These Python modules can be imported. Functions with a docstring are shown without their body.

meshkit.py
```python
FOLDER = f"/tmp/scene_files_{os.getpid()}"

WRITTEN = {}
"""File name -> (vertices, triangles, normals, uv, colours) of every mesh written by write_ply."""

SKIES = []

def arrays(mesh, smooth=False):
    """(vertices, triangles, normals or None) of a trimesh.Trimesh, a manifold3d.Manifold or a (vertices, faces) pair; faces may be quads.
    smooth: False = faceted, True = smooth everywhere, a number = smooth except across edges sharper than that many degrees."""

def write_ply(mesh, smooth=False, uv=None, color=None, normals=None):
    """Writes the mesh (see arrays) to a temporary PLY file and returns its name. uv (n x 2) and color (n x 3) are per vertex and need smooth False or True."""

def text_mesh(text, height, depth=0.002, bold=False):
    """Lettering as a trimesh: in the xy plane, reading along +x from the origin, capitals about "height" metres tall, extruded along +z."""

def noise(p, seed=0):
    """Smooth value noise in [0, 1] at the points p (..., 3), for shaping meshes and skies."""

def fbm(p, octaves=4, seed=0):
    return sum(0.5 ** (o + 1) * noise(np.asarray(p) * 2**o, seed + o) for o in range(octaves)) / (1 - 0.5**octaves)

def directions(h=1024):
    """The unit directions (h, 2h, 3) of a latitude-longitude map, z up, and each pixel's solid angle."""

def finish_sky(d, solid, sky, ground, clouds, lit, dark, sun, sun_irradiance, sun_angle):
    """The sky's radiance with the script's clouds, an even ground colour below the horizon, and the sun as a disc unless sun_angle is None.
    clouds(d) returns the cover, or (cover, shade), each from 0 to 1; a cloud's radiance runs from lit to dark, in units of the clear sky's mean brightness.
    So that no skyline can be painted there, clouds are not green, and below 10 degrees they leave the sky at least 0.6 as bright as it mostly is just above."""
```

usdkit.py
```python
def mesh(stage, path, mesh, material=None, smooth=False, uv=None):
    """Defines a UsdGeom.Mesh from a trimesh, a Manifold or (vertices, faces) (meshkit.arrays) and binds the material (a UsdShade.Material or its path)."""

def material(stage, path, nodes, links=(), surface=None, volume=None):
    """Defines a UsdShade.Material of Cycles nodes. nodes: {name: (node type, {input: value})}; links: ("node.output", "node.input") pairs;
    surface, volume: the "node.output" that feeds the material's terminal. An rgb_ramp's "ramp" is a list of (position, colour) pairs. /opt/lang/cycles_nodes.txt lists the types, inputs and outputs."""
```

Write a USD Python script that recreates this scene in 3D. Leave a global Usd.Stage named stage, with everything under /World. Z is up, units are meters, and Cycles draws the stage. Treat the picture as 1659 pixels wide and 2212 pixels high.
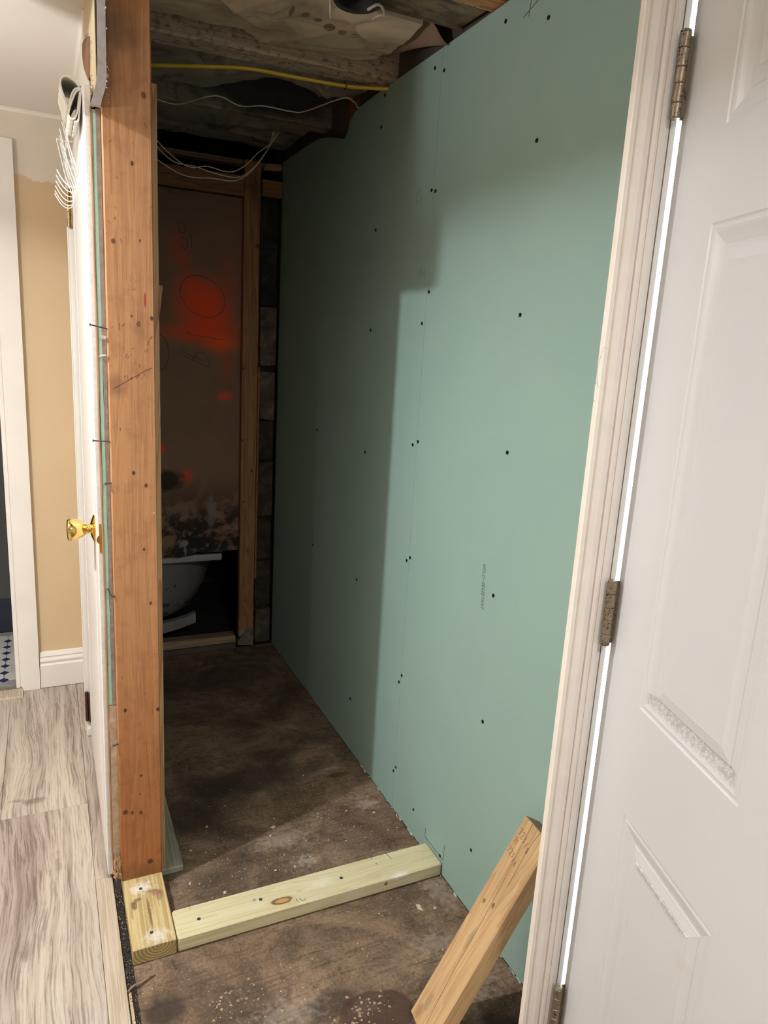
import math, random
import numpy as np, trimesh, usdkit, meshkit
from pxr import Usd, UsdGeom, UsdLux, UsdShade, Gf, Sdf
from shapely.geometry import Polygon

stage = Usd.Stage.CreateInMemory()
UsdGeom.SetStageUpAxis(stage, UsdGeom.Tokens.z)
UsdGeom.SetStageMetersPerUnit(stage, 1.0)
UsdGeom.Xform.Define(stage, '/World')
UsdGeom.Scope.Define(stage, '/World/Looks')
rng = np.random.default_rng(7)
random.seed(7)

# ------------------------------------------------------------------ camera
# x right (towards the green wall), y into the closet, z up, closet subfloor at z = 0
CR = np.array([[0.90540491, -0.04186948, 0.42247946], [-0.42069215, -0.2223136, 0.87954237], [0.05709695, -0.97407577, -0.21889799]])
right, upward, back = CR[:, 0], -CR[:, 1], -CR[:, 2]
cam = UsdGeom.Camera.Define(stage, '/World/Camera')
cam.AddTransformOp().Set(Gf.Matrix4d(*right, 0, *upward, 0, *back, 0, 0, 0, 1.288, 1))
cam.CreateHorizontalApertureAttr(36.0)
cam.CreateVerticalApertureAttr(48.0)
cam.CreateFocalLengthAttr(36.0 * 1543.4 / 1659)
cam.CreateClippingRangeAttr(Gf.Vec2f(0.02, 100))
cam.CreateExposureAttr(0.0)


# ------------------------------------------------------------------ lamps
def sphere_lamp(name, pos, radius, power, col):
    l = UsdLux.SphereLight.Define(stage, '/World/' + name)
    l.CreateRadiusAttr(radius); l.CreateIntensityAttr(power); l.CreateColorAttr(Gf.Vec3f(*col))
    l.AddTranslateOp().Set(Gf.Vec3d(*pos))


def disk_lamp(name, pos, radius, power, col):
    l = UsdLux.DiskLight.Define(stage, '/World/' + name)
    l.CreateRadiusAttr(radius); l.CreateIntensityAttr(power); l.CreateColorAttr(Gf.Vec3f(*col))
    l.AddTranslateOp().Set(Gf.Vec3d(*pos))


LAMPS = [(-0.68, 1.245), (-0.75, 0.34)]
disk_lamp('unseen_hall_lamp', (*LAMPS[0], 1.946), 0.019, 8300.0, (1.0, 1.0, 0.985))  # unseen lamp, placed to cast the stud shadow on the green wall
disk_lamp('unseen_hall_lamp_001', (*LAMPS[1], 1.946), 0.022, 1150.0, (1.0, 0.98, 0.94))  # unseen lamp, placed for the second, fainter stud shadow
up = UsdLux.DiskLight.Define(stage, '/World/unseen_hall_uplight')  # out of view, placed to brighten the hallway ceiling
up.CreateRadiusAttr(0.10); up.CreateIntensityAttr(250.0); up.CreateColorAttr(Gf.Vec3f(1.0, 0.98, 0.96))
up.AddTranslateOp().Set(Gf.Vec3d(-0.85, 1.25, 1.45)); up.AddRotateXOp().Set(180.0)
disk_lamp('unseen_room_lamp', (0.38, -0.42, 1.945), 0.10, 222.0, (1.0, 0.965, 0.92))  # out of view behind the camera, placed to light casing and stud
day = UsdLux.RectLight.Define(stage, '/World/unseen_daylight_window')  # unseen daylight source behind the door, placed to brighten the slit
day.CreateWidthAttr(1.3); day.CreateHeightAttr(1.3); day.CreateIntensityAttr(14.0); day.CreateColorAttr(Gf.Vec3f(0.86, 0.95, 1.0))
day.AddTranslateOp().Set(Gf.Vec3d(2.3, 2.55, 1.25)); day.AddRotateXOp().Set(-90.0)


# ------------------------------------------------------------------ helpers: materials
def s2l(r, g, b):
    f = lambda c: c / 12.92 if c <= 0.04045 else ((c + 0.055) / 1.055) ** 2.4
    return tuple(f(c / 255) for c in (r, g, b))


class Mat:
    """collects Cycles nodes; every method returns the name of an output"""
    def __init__(s):
        s.N, s.L, s.k = {}, [], 0
        s.P = s.node('geometry', 'position')

    def node(s, kind, out, vals=None, **links):
        name = f'n{s.k}'; s.k += 1
        vals = dict(vals or {})
        for key, v in links.items():
            if isinstance(v, str) and '.' in v: s.L.append((v, f'{name}.{key}'))
            else: vals[key] = v
        s.N[name] = (kind, vals)
        return f'{name}.{out}'

    def objpos(s): s.P = s.node('texture_coordinate', 'object')
    def map(s, scale, rot=(0, 0, 0), src=None): return s.node('mapping', 'vector', {'scale': scale, 'rotation': rot, 'mapping_type': 'point'}, vector=src or s.P)
    def noise(s, scale, detail=3, rough=.5, dist=0., src=None): return s.node('noise_texture', 'fac', {'scale': scale, 'detail': detail, 'roughness': rough, 'distortion': dist}, vector=src or s.P)
    def ramp(s, fac, stops): return s.node('rgb_ramp', 'color', {'ramp': stops}, fac=fac)
    def band(s, fac, a, b, lo=0., hi=1.): return s.node('map_range', 'result', {'range_type': 'smoothstep', 'from_min': a, 'from_max': b, 'to_min': lo, 'to_max': hi, 'clamp': True}, value=fac) if a < b else s.node('map_range', 'result', {'range_type': 'smoothstep', 'from_min': b, 'from_max': a, 'to_min': hi, 'to_max': lo, 'clamp': True}, value=fac)
    def math(s, op, a, b=0.5): return s.node('math', 'value', {'math_type': op}, value1=a, value2=b)
    def mix(s, fac, a, b, kind='mix'):
        v, l = {'mix_type': kind}, {}
        for k, x in (('fac', fac), ('color1', a), ('color2', b)):
            if isinstance(x, str): l[k] = x
            else: v[k] = x
        return s.node('mix', 'color', v, **l)
    def comp(s, axis): return s.node('separate_xyz', axis, vector=s.P)

    def spot(s, col, centre, radii, colour, soft=.5, amount=1., wob=0., wobscale=30., kind='mix'):
        """an elliptical stain, knot or sprayed patch with its own place on the surface"""
        src = s.P
        v = s.node('vector_math', 'vector', {'math_type': 'subtract', 'vector2': centre}, vector1=src)
        v = s.node('vector_math', 'vector', {'math_type': 'divide', 'vector2': radii}, vector1=v)
        d = s.node('vector_math', 'value', {'math_type': 'length'}, vector1=v)
        if wob:
            n = s.noise(wobscale, 3)
            d = s.math('add', d, s.math('multiply', s.math('subtract', n, .5), wob))
        f = s.band(d, 1.0, 1.0 - soft, 0., amount)
        return s.mix(f, col, colour, kind)

    def done(s, name, col, rough=.6, bump=None, strength=.3, dist=.002, metallic=0., spec=.5, coat=0.):
        v = {'metallic': metallic, 'specular_ior_level': spec}
        l = {}
        for k, x in (('base_color', col), ('roughness', rough)):
            if isinstance(x, str): l[k] = x
            else: v[k] = x
        if bump: l['normal'] = s.node('bump', 'normal', {'strength': strength, 'distance': dist}, height=bump)
        if coat: v['coat_weight'] = coat
        b = s.node('principled_bsdf', 'BSDF', v, **l)
        return usdkit.material(stage, '/World/Looks/' + name, s.N, s.L, surface=b)


def plain(name, c, rough=.6, var=.08, scale=25., bump=.1, metallic=0., spec=.5, c2=None):
    m = Mat()
    n = m.noise(scale, 5, .6)
    lo = c2 or tuple(x * (1 - var) for x in c)
    hi = tuple(min(1, x * (1 + var)) for x in c) if not c2 else c
    col = m.ramp(n, [(.3, lo), (.7, hi)])
    return m.done(name, col, rough, m.noise(scale * 8, 3) if bump else None, bump, .0008, metallic, spec)


def wood(name, light, dark, axis, streak=(70., 3.), contrast=1., spots=(), rough=.62, rings=.35, ringscale=26., dirt=None, bump=.35, obj=False, seed=0.):
    """long-grained timber: fine streaks along an axis, broad growth bands, and knots/nail marks given as spots"""
    m = Mat()
    if obj: m.objpos()
    base = m.P
    if seed:
        base = m.node('vector_math', 'vector', {'math_type': 'add', 'vector2': (seed, seed * 1.7, seed * .6)}, vector1=m.P)
    sc = [streak[0]] * 3; sc[axis] = streak[1]
    fine = m.noise(1., 6, .65, .4, m.map(tuple(sc), src=base))
    sc2 = [ringscale] * 3; sc2[axis] = 1.1
    warp = m.noise(1., 2, .5, 1.2, m.map(tuple(sc2), src=base))
    ring = m.node('math', 'value', {'math_type': 'fraction'}, value1=m.math('multiply', warp, 7.0))
    ring = m.band(ring, 0., .9)
    f = m.math('add', m.math('multiply', fine, 1 - rings), m.math('multiply', ring, rings))
    mid = tuple((a * .62 + b * .38) for a, b in zip(light, dark))
    col = m.ramp(f, [(.5 - .25 / contrast, dark), (.5, mid), (.5 + .22 / contrast, light)])
    if dirt:
        col = m.mix(m.band(m.noise(dirt[1], 5, .65, 0., base), .48, .68, 0., dirt[2]), col, dirt[0])
    for sp in spots: col = m.spot(col, *sp)
    return m.done(name, col, rough, fine, bump, .0012)


# ------------------------------------------------------------------ helpers: meshes
def rbox(x0, x1, y0, y1, z0, z1, b=.0015):
    lo, hi = np.minimum([x0, y0, z0], [x1, y1, z1]), np.maximum([x0, y0, z0], [x1, y1, z1])
    b = min(b, *((hi - lo) * .3))
    pts = []
    for c in np.ndindex(2, 2, 2):
        p = np.where(np.array(c), hi, lo); q = np.where(np.array(c), -1, 1)
        for k in range(3):
            o = p + q * b; o[k] = p[k]; pts.append(o)
    return trimesh.convex.convex_hull(np.array(pts))


def hull(pts): return trimesh.convex.convex_hull(np.array(pts, float))
def cat(ms): return trimesh.util.concatenate(list(ms))


def extr(poly, a0, a1, plane):
    """a polygon in a coordinate plane ('xz','yz','xy') pushed out along the third axis from a0 to a1"""
    m = trimesh.creation.extrude_polygon(Polygon(poly), a1 - a0, engine='earcut')
    v = np.array(m.vertices); o = np.zeros_like(v)
    i, j = {'xz': (0, 2), 'yz': (1, 2), 'xy': (0, 1)}[plane]; k = 3 - i - j
    o[:, i], o[:, j], o[:, k] = v[:, 0], v[:, 1], v[:, 2] + a0
    m = trimesh.Trimesh(o, m.faces, process=False)
    if m.volume < 0: m.invert()
    return m


def smoothpath(pts, n=12):
    p = np.array(pts, float)
    q = np.vstack([2 * p[0] - p[1], p, 2 * p[-1] - p[-2]])
    out = []
    for i in range(1, len(q) - 2):
        for t in np.linspace(0, 1, n, endpoint=False):
            a, b, c, d = q[i - 1:i + 3]
            out.append(.5 * (2 * b + (c - a) * t + (2 * a - 5 * b + 4 * c - d) * t * t + (3 * b - a - 3 * c + d) * t ** 3))
    return np.vstack(out + [p[-1]])


def tube(pts, r, sides=10, flat=None):
    """a round (or flattened: flat = (half width, half height)) cable along the points, with closed ends"""
    p = np.array(pts, float)
    t = np.gradient(p, axis=0); t /= np.linalg.norm(t, axis=1, keepdims=True) + 1e-12
    ref = np.array([0, 0, 1.]) if np.abs(t[:, 2]).max() < .9 else np.array([0.31, .95, 0.])
    a = np.cross(t, ref); a /= np.linalg.norm(a, axis=1, keepdims=True) + 1e-12
    b = np.cross(a, t)
    ang = np.arange(sides) * 2 * np.pi / sides
    ra, rb = flat or (r, r)
    v = p[:, None] + ra * np.cos(ang)[None, :, None] * a[:, None] + rb * np.sin(ang)[None, :, None] * b[:, None]
    n = len(p); v = np.vstack([v.reshape(-1, 3), p[0], p[-1]])
    f = []
    for i in range(n - 1):
        for j in range(sides):
            k = (j + 1) % sides
            f += [(i * sides + j, (i + 1) * sides + k, i * sides + k), (i * sides + j, (i + 1) * sides + j, (i + 1) * sides + k)]
    for j in range(sides):
        k = (j + 1) % sides
        f += [(n * sides, j, k), (n * sides + 1, (n - 1) * sides + k, (n - 1) * sides + j)]
    m = trimesh.Trimesh(v, f, process=False)
    if m.volume < 0: m.invert()
    return m


def lathe(profile, origin, axis, sides=32):
    """profile: (radius, distance along the axis)"""
    p = np.array(profile, float); ax = np.array(axis, float); ax /= np.linalg.norm(ax)
    a = np.cross(ax, [0, 0, 1] if abs(ax[2]) < .9 else [1, 0, 0]); a /= np.linalg.norm(a); b = np.cross(ax, a)
    ang = np.arange(sides) * 2 * np.pi / sides
    v = np.array(origin) + p[:, None, 1:] * ax + p[:, None, :1] * (np.cos(ang)[None, :, None] * a + np.sin(ang)[None, :, None] * b)
    n = len(p); f = []
    for i in range(n - 1):
        for j in range(sides):
            k = (j + 1) % sides
            f += [(i * sides + j, i * sides + k, (i + 1) * sides + k), (i * sides + j, (i + 1) * sides + k, (i + 1) * sides + j)]
    m = trimesh.Trimesh(v.reshape(-1, 3), f, process=False)
    m.merge_vertices(); m.update_faces(m.nondegenerate_faces())
    if m.is_watertight and m.volume < 0: m.invert()
    return m


def stroke(pts, width, normal, lift=.0004):
    """a pencil line: a thin raised ribbon lying on a surface with this normal"""
    p = np.array(pts, float); n = np.array(normal, float); n /= np.linalg.norm(n)
    t = np.gradient(p, axis=0); s = np.cross(n, t); s /= np.linalg.norm(s, axis=1, keepdims=True) + 1e-12
    top = p + n * lift
    v = np.vstack([top - s * width / 2, top + s * width / 2, p - s * width / 2, p + s * width / 2]); k = len(p); f = []
    for i in range(k - 1):
        for a, b in ((0, k), (k, 3 * k), (2 * k, 0)):
            f += [(a + i, a + i + 1, b + i + 1), (a + i, b + i + 1, b + i)]
    m = trimesh.Trimesh(v, f, process=False)
    if np.dot(m.face_normals[0], n) < 0: m.invert()
    return m


def sheet(nx, ny, fn):
    """a grid surface; fn(u, v) gives points"""
    u, v = np.meshgrid(np.linspace(0, 1, nx), np.linspace(0, 1, ny), indexing='ij')
    p = fn(u, v).reshape(-1, 3); f = []
    for i in range(nx - 1):
        for j in range(ny - 1):
            a = i * ny + j; f += [(a, a + 1, a + ny + 1), (a, a + ny + 1, a + ny)]
    return trimesh.Trimesh(p, f, process=False)


def thicken(m, d):
    """gives a grid surface a second side d away, along its mean normal, and closes the rim"""
    v, f = np.array(m.vertices), np.array(m.faces); n = len(v)
    e = np.sort(m.edges, axis=1); uq, idx, cnt = np.unique(e, axis=0, return_index=True, return_counts=True)
    rim = m.edges[idx[cnt == 1]]
    side = np.vstack([[(a, a + n, b), (b, a + n, b + n)] for a, b in rim])
    out = trimesh.Trimesh(np.vstack([v, v + np.asarray(d)]), np.vstack([f, f[:, ::-1] + n, side]), process=False)
    if out.volume < 0: out.invert()
    return out


USED = {}
BASE = {}


def numbered(path):
    k = USED.get(path, 0); USED[path] = k + 1
    return path if k == 0 else f'{path}_{k:03d}'


def said(prim, label=None, cat_=None, group=None, kind=None):
    for k, v in (('label', label), ('category', cat_), ('group', group), ('kind', kind)):
        if v: prim.SetCustomDataByKey(k, v)


def thing(name, label, cat_, base=(0, 0, 0), group=None, kind=None):
    """an Xform at the thing's base; its parts are given in world coordinates and stored relative to it"""
    path = numbered('/World/' + name)
    x = UsdGeom.Xform.Define(stage, path); x.AddTranslateOp().Set(Gf.Vec3d(*map(float, base)))
    said(x.GetPrim(), label, cat_, group, kind)
    BASE[path] = np.array(base, float)
    return path


def part(parent, name, mesh, m, smooth=False, label=None, kind=None):
    path = numbered(f'{parent}/{name}')
    top = '/'.join(path.split('/')[:3])
    if isinstance(mesh, trimesh.Trimesh):
        mesh = trimesh.Trimesh(np.array(mesh.vertices) - BASE[top], mesh.faces, process=False)
    g = usdkit.mesh(stage, path, mesh, m, smooth)
    said(g.GetPrim(), label, None, None, kind)
    return path


def copy(src, offset, label=None, group=None):
    """another thing just like src, moved by the offset (parts and sub-parts by internal reference)"""
    p = stage.GetPrimAtPath(src); was = p.GetCustomData()
    path = numbered('/World/' + src.split('/')[2])
    x = UsdGeom.Xform.Define(stage, path)
    x.GetPrim().GetReferences().AddInternalReference(src)
    x.ClearXformOpOrder()
    x.AddTranslateOp().Set(Gf.Vec3d(*map(float, BASE[src] + np.array(offset)))) if not x.GetPrim().HasAttribute('xformOp:translate') else x.GetPrim().GetAttribute('xformOp:translate').Set(Gf.Vec3d(*map(float, BASE[src] + np.array(offset))))
    x.SetXformOpOrder([UsdGeom.XformOp(x.GetPrim().GetAttribute('xformOp:translate'))])
    x.GetPrim().SetInstanceable(True)
    said(x.GetPrim(), label or was['label'], was['category'], group or was.get('group'))
    BASE[path] = BASE[src] + np.array(offset)
    return path


# ------------------------------------------------------------------ shared materials
def drywall_green():
    m = Mat()
    n = m.noise(3., 4, .6)
    fibre = m.noise(1., 5, .7, 0., m.map((900, 900, 60)))
    col = m.ramp(n, [(.3, (.298, .452, .412)), (.7, (.326, .476, .432))])
    col = m.mix(m.band(fibre, .35, .7, 0., .10), col, (.41, .53, .475))
    return m.done('green_board_paper', col, .78, fibre, .06, .0006, spec=.25)


GREEN = drywall_green()
GYPSUM = plain('gypsum_core', (.52, .47, .46), .9, .14, 90, .5)
PENCIL = plain('pencil_line', (.048, .044, .042), .6, .05, 20, 0)
PRINT = plain('grey_print_ink', (.10, .14, .125), .7, .05, 20, 0)
SCREWBLACK = plain('black_drywall_screw', (.018, .018, .018), .45, .1, 60, .0, .6)
SCREWBLUE = plain('blue_deck_screw', (.05, .09, .16), .4, .2, 60, .0, .5)
STEEL = plain('nail_steel', (.16, .16, .16), .4, .15, 80, .0, .85)
WALLWHITE = plain('white_paint_plaster', (.70, .665, .60), .65, .03, 4, .12)
CREAM = plain('cream_paint', (.78, .66, .42), .6, .05, 6, .12)
DOORWHITE = None
FRAMEWOOD = wood('hidden_framing_pine', (.50, .34, .18), (.28, .16, .07), 2)
DARKDECK = plain('old_dark_deck_boards', (.10, .08, .065), .85, .3, 6, .3)

# ================================================================== THE SETTING
# ---- closet subfloor
def subfloor_mat():
    m = Mat()
    big = m.noise(4.2, 7, .68, .8)
    col = m.ramp(big, [(.30, (.044, .029, .018)), (.45, (.128, .083, .051)), (.57, (.225, .150, .096)), (.74, (.36, .255, .168))])
    grain = m.noise(1., 6, .7, .3, m.map((7, 110, 60), (0, 0, .28)))
    col = m.mix(m.band(grain, .50, .66, 0., .55), col, (.045, .030, .018))
    mott = m.noise(26., 6, .75, .8)
    col = m.mix(m.band(mott, .50, .66, 0., .55), col, (.036, .023, .015))
    dust = m.noise(11., 7, .75, .5)
    col = m.mix(m.band(dust, .56, .76, 0., .40), col, (.30, .225, .16))
    grit = m.noise(150., 5, .8)
    col = m.mix(m.band(grit, .52, .66, 0., .65), col, (.040, .027, .017))
    col = m.mix(m.band(grit, .46, .34, 0., .45), col, (.38, .29, .20))
    # dark stains, powdery spills and scuffs, plus painted shadow by the casing foot
    dk, dust_c = (.030, .020, .014), (.50, .44, .38)
    for c, r, a in (((.50, 1.90, 0), (.30, .085, 1), .75), ((.30, 1.78, 0), (.12, .10, 1), .6), ((.62, 2.00, 0), (.12, .05, 1), .5),
                    ((.47, 1.09, 0), (.075, .045, 1), .75), ((.30, 1.16, 0), (.09, .06, 1), .35), ((.16, 1.20, 0), (.05, .05, 1), .8),
                    ((.76, .90, 0), (.09, .055, 1), .9), ((.5, 2.6, 0), (.4, .12, 1), .5), ((.77, 1.83, 0), (.05, .02, 1), .6)):
        col = m.spot(col, c, r, dk, .6, a, .9, 14.)
    for c, r, a in (((.80, 1.66, 0), (.05, .03, 1), .55), ((.52, 1.60, 0), (.10, .035, 1), .4), ((.56, 1.50, 0), (.045, .025, 1), .55), ((.74, 1.15, 0), (.07, .04, 1), .30),
                    ((.53, 1.06, 0), (.05, .022, 1), .4), ((.74, 1.02, 0), (.11, .06, 1), .50), ((.77, 1.87, 0), (.035, .01, 1), .55), ((.83, 1.30, 0), (.05, .10, 1), .35),
                    ((.38, 1.10, 0), (.10, .05, 1), .3), ((.33, 1.09, 0), (.09, .012, 1), .35)):
        col = m.spot(col, c, r, dust_c, .9, a * .75, 2.6, 70.)
    col = m.spot(col, (.545, 1.035, 0), (.085, .06, 1), (.050, .022, .016), .10, .8, .5, 9.)
    speck = m.node('voronoi_texture', 'distance', {'scale': 62., 'randomness': 1.}, vector=m.P)
    pick = m.noise(9., 3)
    sp = m.math('multiply', m.band(speck, .10, .05), m.band(pick, .50, .56))
    col = m.mix(sp, col, (.55, .50, .44))
    h = m.math('add', m.math('multiply', grain, .6), m.math('add', m.math('multiply', mott, .6), m.math('multiply', grit, .5)))
    return m.done('stained_plywood_subfloor', col, .82, h, .5, .003)


floor = thing('floor', 'dark stained plywood subfloor of the gutted closet, dusty and scuffed', 'floor', kind='structure')
part(floor, 'subfloor', cat([rbox(.0985, .862, -2, 2.87, -.03, 0), rbox(.862, 2.2, -2, .84, -.03, 0)]), subfloor_mat())

# ---- hall laminate, every plank its own mesh
def laminate(name, seed, knots=()):
    m = Mat()
    base = m.node('vector_math', 'vector', {'math_type': 'add', 'vector2': (seed * 3.1, seed * 1.3, 0)}, vector1=m.P)
    bend = m.node('vector_math', 'vector', {'math_type': 'add'}, vector1=base, vector2=m.node('combine_xyz', 'vector', x=m.math('multiply', m.noise(1., 2, .5, 0., m.map((5, 2.2, 1), src=base)), .075)))
    broad = m.noise(1., 4, .6, .3, m.map((9, .8, 1), src=bend))
    mid = m.noise(1., 4, .65, .2, m.map((48, 1.6, 1), src=bend))
    fine = m.noise(1., 5, .7, .1, m.map((210, 7, 1), src=bend))
    f = m.math('add', m.math('multiply', broad, .55), m.math('multiply', mid, .45))
    col = m.ramp(f, [(.34, (.24, .185, .155)), (.45, (.40, .335, .285)), (.54, (.505, .44, .37)), (.66, (.565, .50, .425))])
    col = m.mix(m.math('multiply', m.band(fine, .48, .60, 0., .8), m.band(f, .62, .40, .35, 1.)), col, (.15, .105, .088))
    for c, r, a in knots: col = m.spot(col, c, r, (.17, .12, .10), .9, a, 1.5, 55.)
    return m, m.done('oak_laminate_' + name, col, .42, fine, .12, .0006)


_, LAM0 = laminate('a', 1.0, [((-.02, 1.70, 0), (.010, .06, 1), .5), ((-.085, 1.44, 0), (.016, .05, 1), .5), ((-.10, 1.27, 0), (.012, .05, 1), .4), ((-.05, 1.5, 0), (.008, .12, 1), .35)])
_, LAM1 = laminate('b', 2.3, [((-.075, 1.985, 0), (.045, .022, 1), .8), ((-.12, 2.0, 0), (.03, .012, 1), .7)])
_, LAM2 = laminate('c', 4.1)
m = Mat()
w_ = m.noise(1., 3, .55, .3, m.map((60, .9, 1)))
ln = m.node('math', 'value', {'math_type': 'fraction'}, value1=m.math('multiply', w_, 9.))
ln = m.band(ln, .1, .9)
col = m.ramp(ln, [(.1, (.54, .46, .365)), (.8, (.42, .345, .26))])
LAMSTRIP = m.done('oak_laminate_pale_strip', col, .42, ln, .1, .0006)

floor1 = thing('floor', 'grey oak laminate plank floor of the hallway', 'floor', kind='structure')
LZ0, LZ1 = -.005, .010
part(floor1, 'plank', rbox(-.1555, .0598, .72, 1.9255, LZ0, LZ1, .0008), LAM0)
part(floor1, 'plank', rbox(-.1555, .0598, 1.927, 2.70, LZ0, LZ1, .0008), LAM1)
part(floor1, 'plank', rbox(-.1555, .0598, -.48, .7185, LZ0, LZ1, .0008), LAM2)
part(floor1, 'plank', rbox(.0605, .0985, 1.606, 2.70, LZ0, LZ1, .0008), LAM2)
part(floor1, 'plank', rbox(.0605, .0985, -.48, 1.605, LZ0, LZ1, .0008), LAMSTRIP, label='narrow pale edge strip beside the closet opening')
for k in range(7):
    x1 = -.1562 - k * .2162
    off = (.55, -.1, .25)[k % 3]
    ys = [-2.0] + [v for v in np.arange(-2.2 + off, 2.7, 1.208) if -1.95 < v < 2.6] + [2.70]
    for i, (a, b) in enumerate(zip(ys, ys[1:])):
        part(floor1, 'plank', rbox(x1 - .2155, x1, a, b - .001, LZ0, LZ1, .0008), (LAM2, LAM0, LAM1)[(k + i) % 3])
part(floor1, 'plank', rbox(-.1555, .0985, -2, -.481, LZ0, LZ1, .0008), LAM1)

# ---- bathroom floor beyond the far doorway: white octagons with navy dots
TILEW = plain('white_floor_tile', (.62, .60, .56), .35, .06, 8, .05)
TILEB = plain('navy_floor_dot', (.015, .025, .12), .3, .1, 8, .05)
GROUT = plain('grey_tile_grout', (.30, .28, .26), .9, .2, 60, .3)
floor2 = thing('floor', 'white octagon and navy dot tile floor through the far left doorway', 'floor', kind='structure')
part(floor2, 'grout_bed', rbox(-.75, -.03, 2.775, 3.32, -.03, .0), GROUT)
S, ch = .064, .017
for i in range(-8, 2):
    for j in range(8):
        cx, cy = -.186 + (i + .5) * S, 2.823 + (j - .5) * S
        if cy - S / 2 < 2.775 or cx + S / 2 > -.04: continue
        h = S / 2 - .0012
        poly = [(cx - h + ch, cy - h), (cx + h - ch, cy - h), (cx + h, cy - h + ch), (cx + h, cy + h - ch), (cx + h - ch, cy + h), (cx - h + ch, cy + h), (cx - h, cy + h - ch), (cx - h, cy - h + ch)]
        part(floor2, 'tile', extr(poly, -.002, .004, 'xy'), TILEW)
        dx, dy = cx - S / 2, cy - S / 2
        if dy - ch > 2.775: part(floor2, 'tile_dot', extr([(dx - ch + .002, dy), (dx, dy - ch + .002), (dx + ch - .002, dy), (dx, dy + ch - .002)], -.002, .004, 'xy'), TILEB)

# ---- ceilings
ceil = thing('ceiling', 'pale painted drywall ceiling of the hallway, top left', 'ceiling', kind='structure')
CEILM = plain('ceiling_paint', (.86, .835, .80), .7, .03, 2.2, .06)
part(ceil, 'drywall', cat([rbox(-1.72, .1084, -2.02, 2.74, 1.957, 1.975), rbox(.1086, 2.22, -2.02, .70, 1.957, 1.975)]), CEILM)
part(ceil, 'unseen_soffit_stub', rbox(-.142, -.120, 1.363, 1.74, 1.769, 1.958, .001), CEILM, label='unseen drywall stub under the hallway ceiling, placed to cast the stepped shadow')  # out of view, placed to cast the stepped shadow on the green wall
part(ceil, 'caulk_fillet', cat([extr([(2.7125, 1.9575), (2.7125, 1.947), (2.709, 1.952), (2.705, 1.9545), (2.700, 1.9575)], -1.7, .1084, 'yz'), extr([(.1084, 1.9575), (.1084, 1.950), (.1070, 1.954), (.1045, 1.956), (.100, 1.9575)], 1.83, 2.712, 'xz')]), CEILM, 40)
ceil1 = thing('ceiling', 'dark old floor boards above the open joists of the closet', 'ceiling', kind='structure')
part(ceil1, 'deck', cat([rbox(.08, 1.05, .70, 3.7, 2.17, 2.20), rbox(.08, 1.05, .68, .70, 1.976, 2.2), rbox(.06, .08, .68, 3.7, 1.976, 2.2), rbox(1.03, 1.05, .68, 3.7, 1.976, 2.2)]), DARKDECK)

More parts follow.
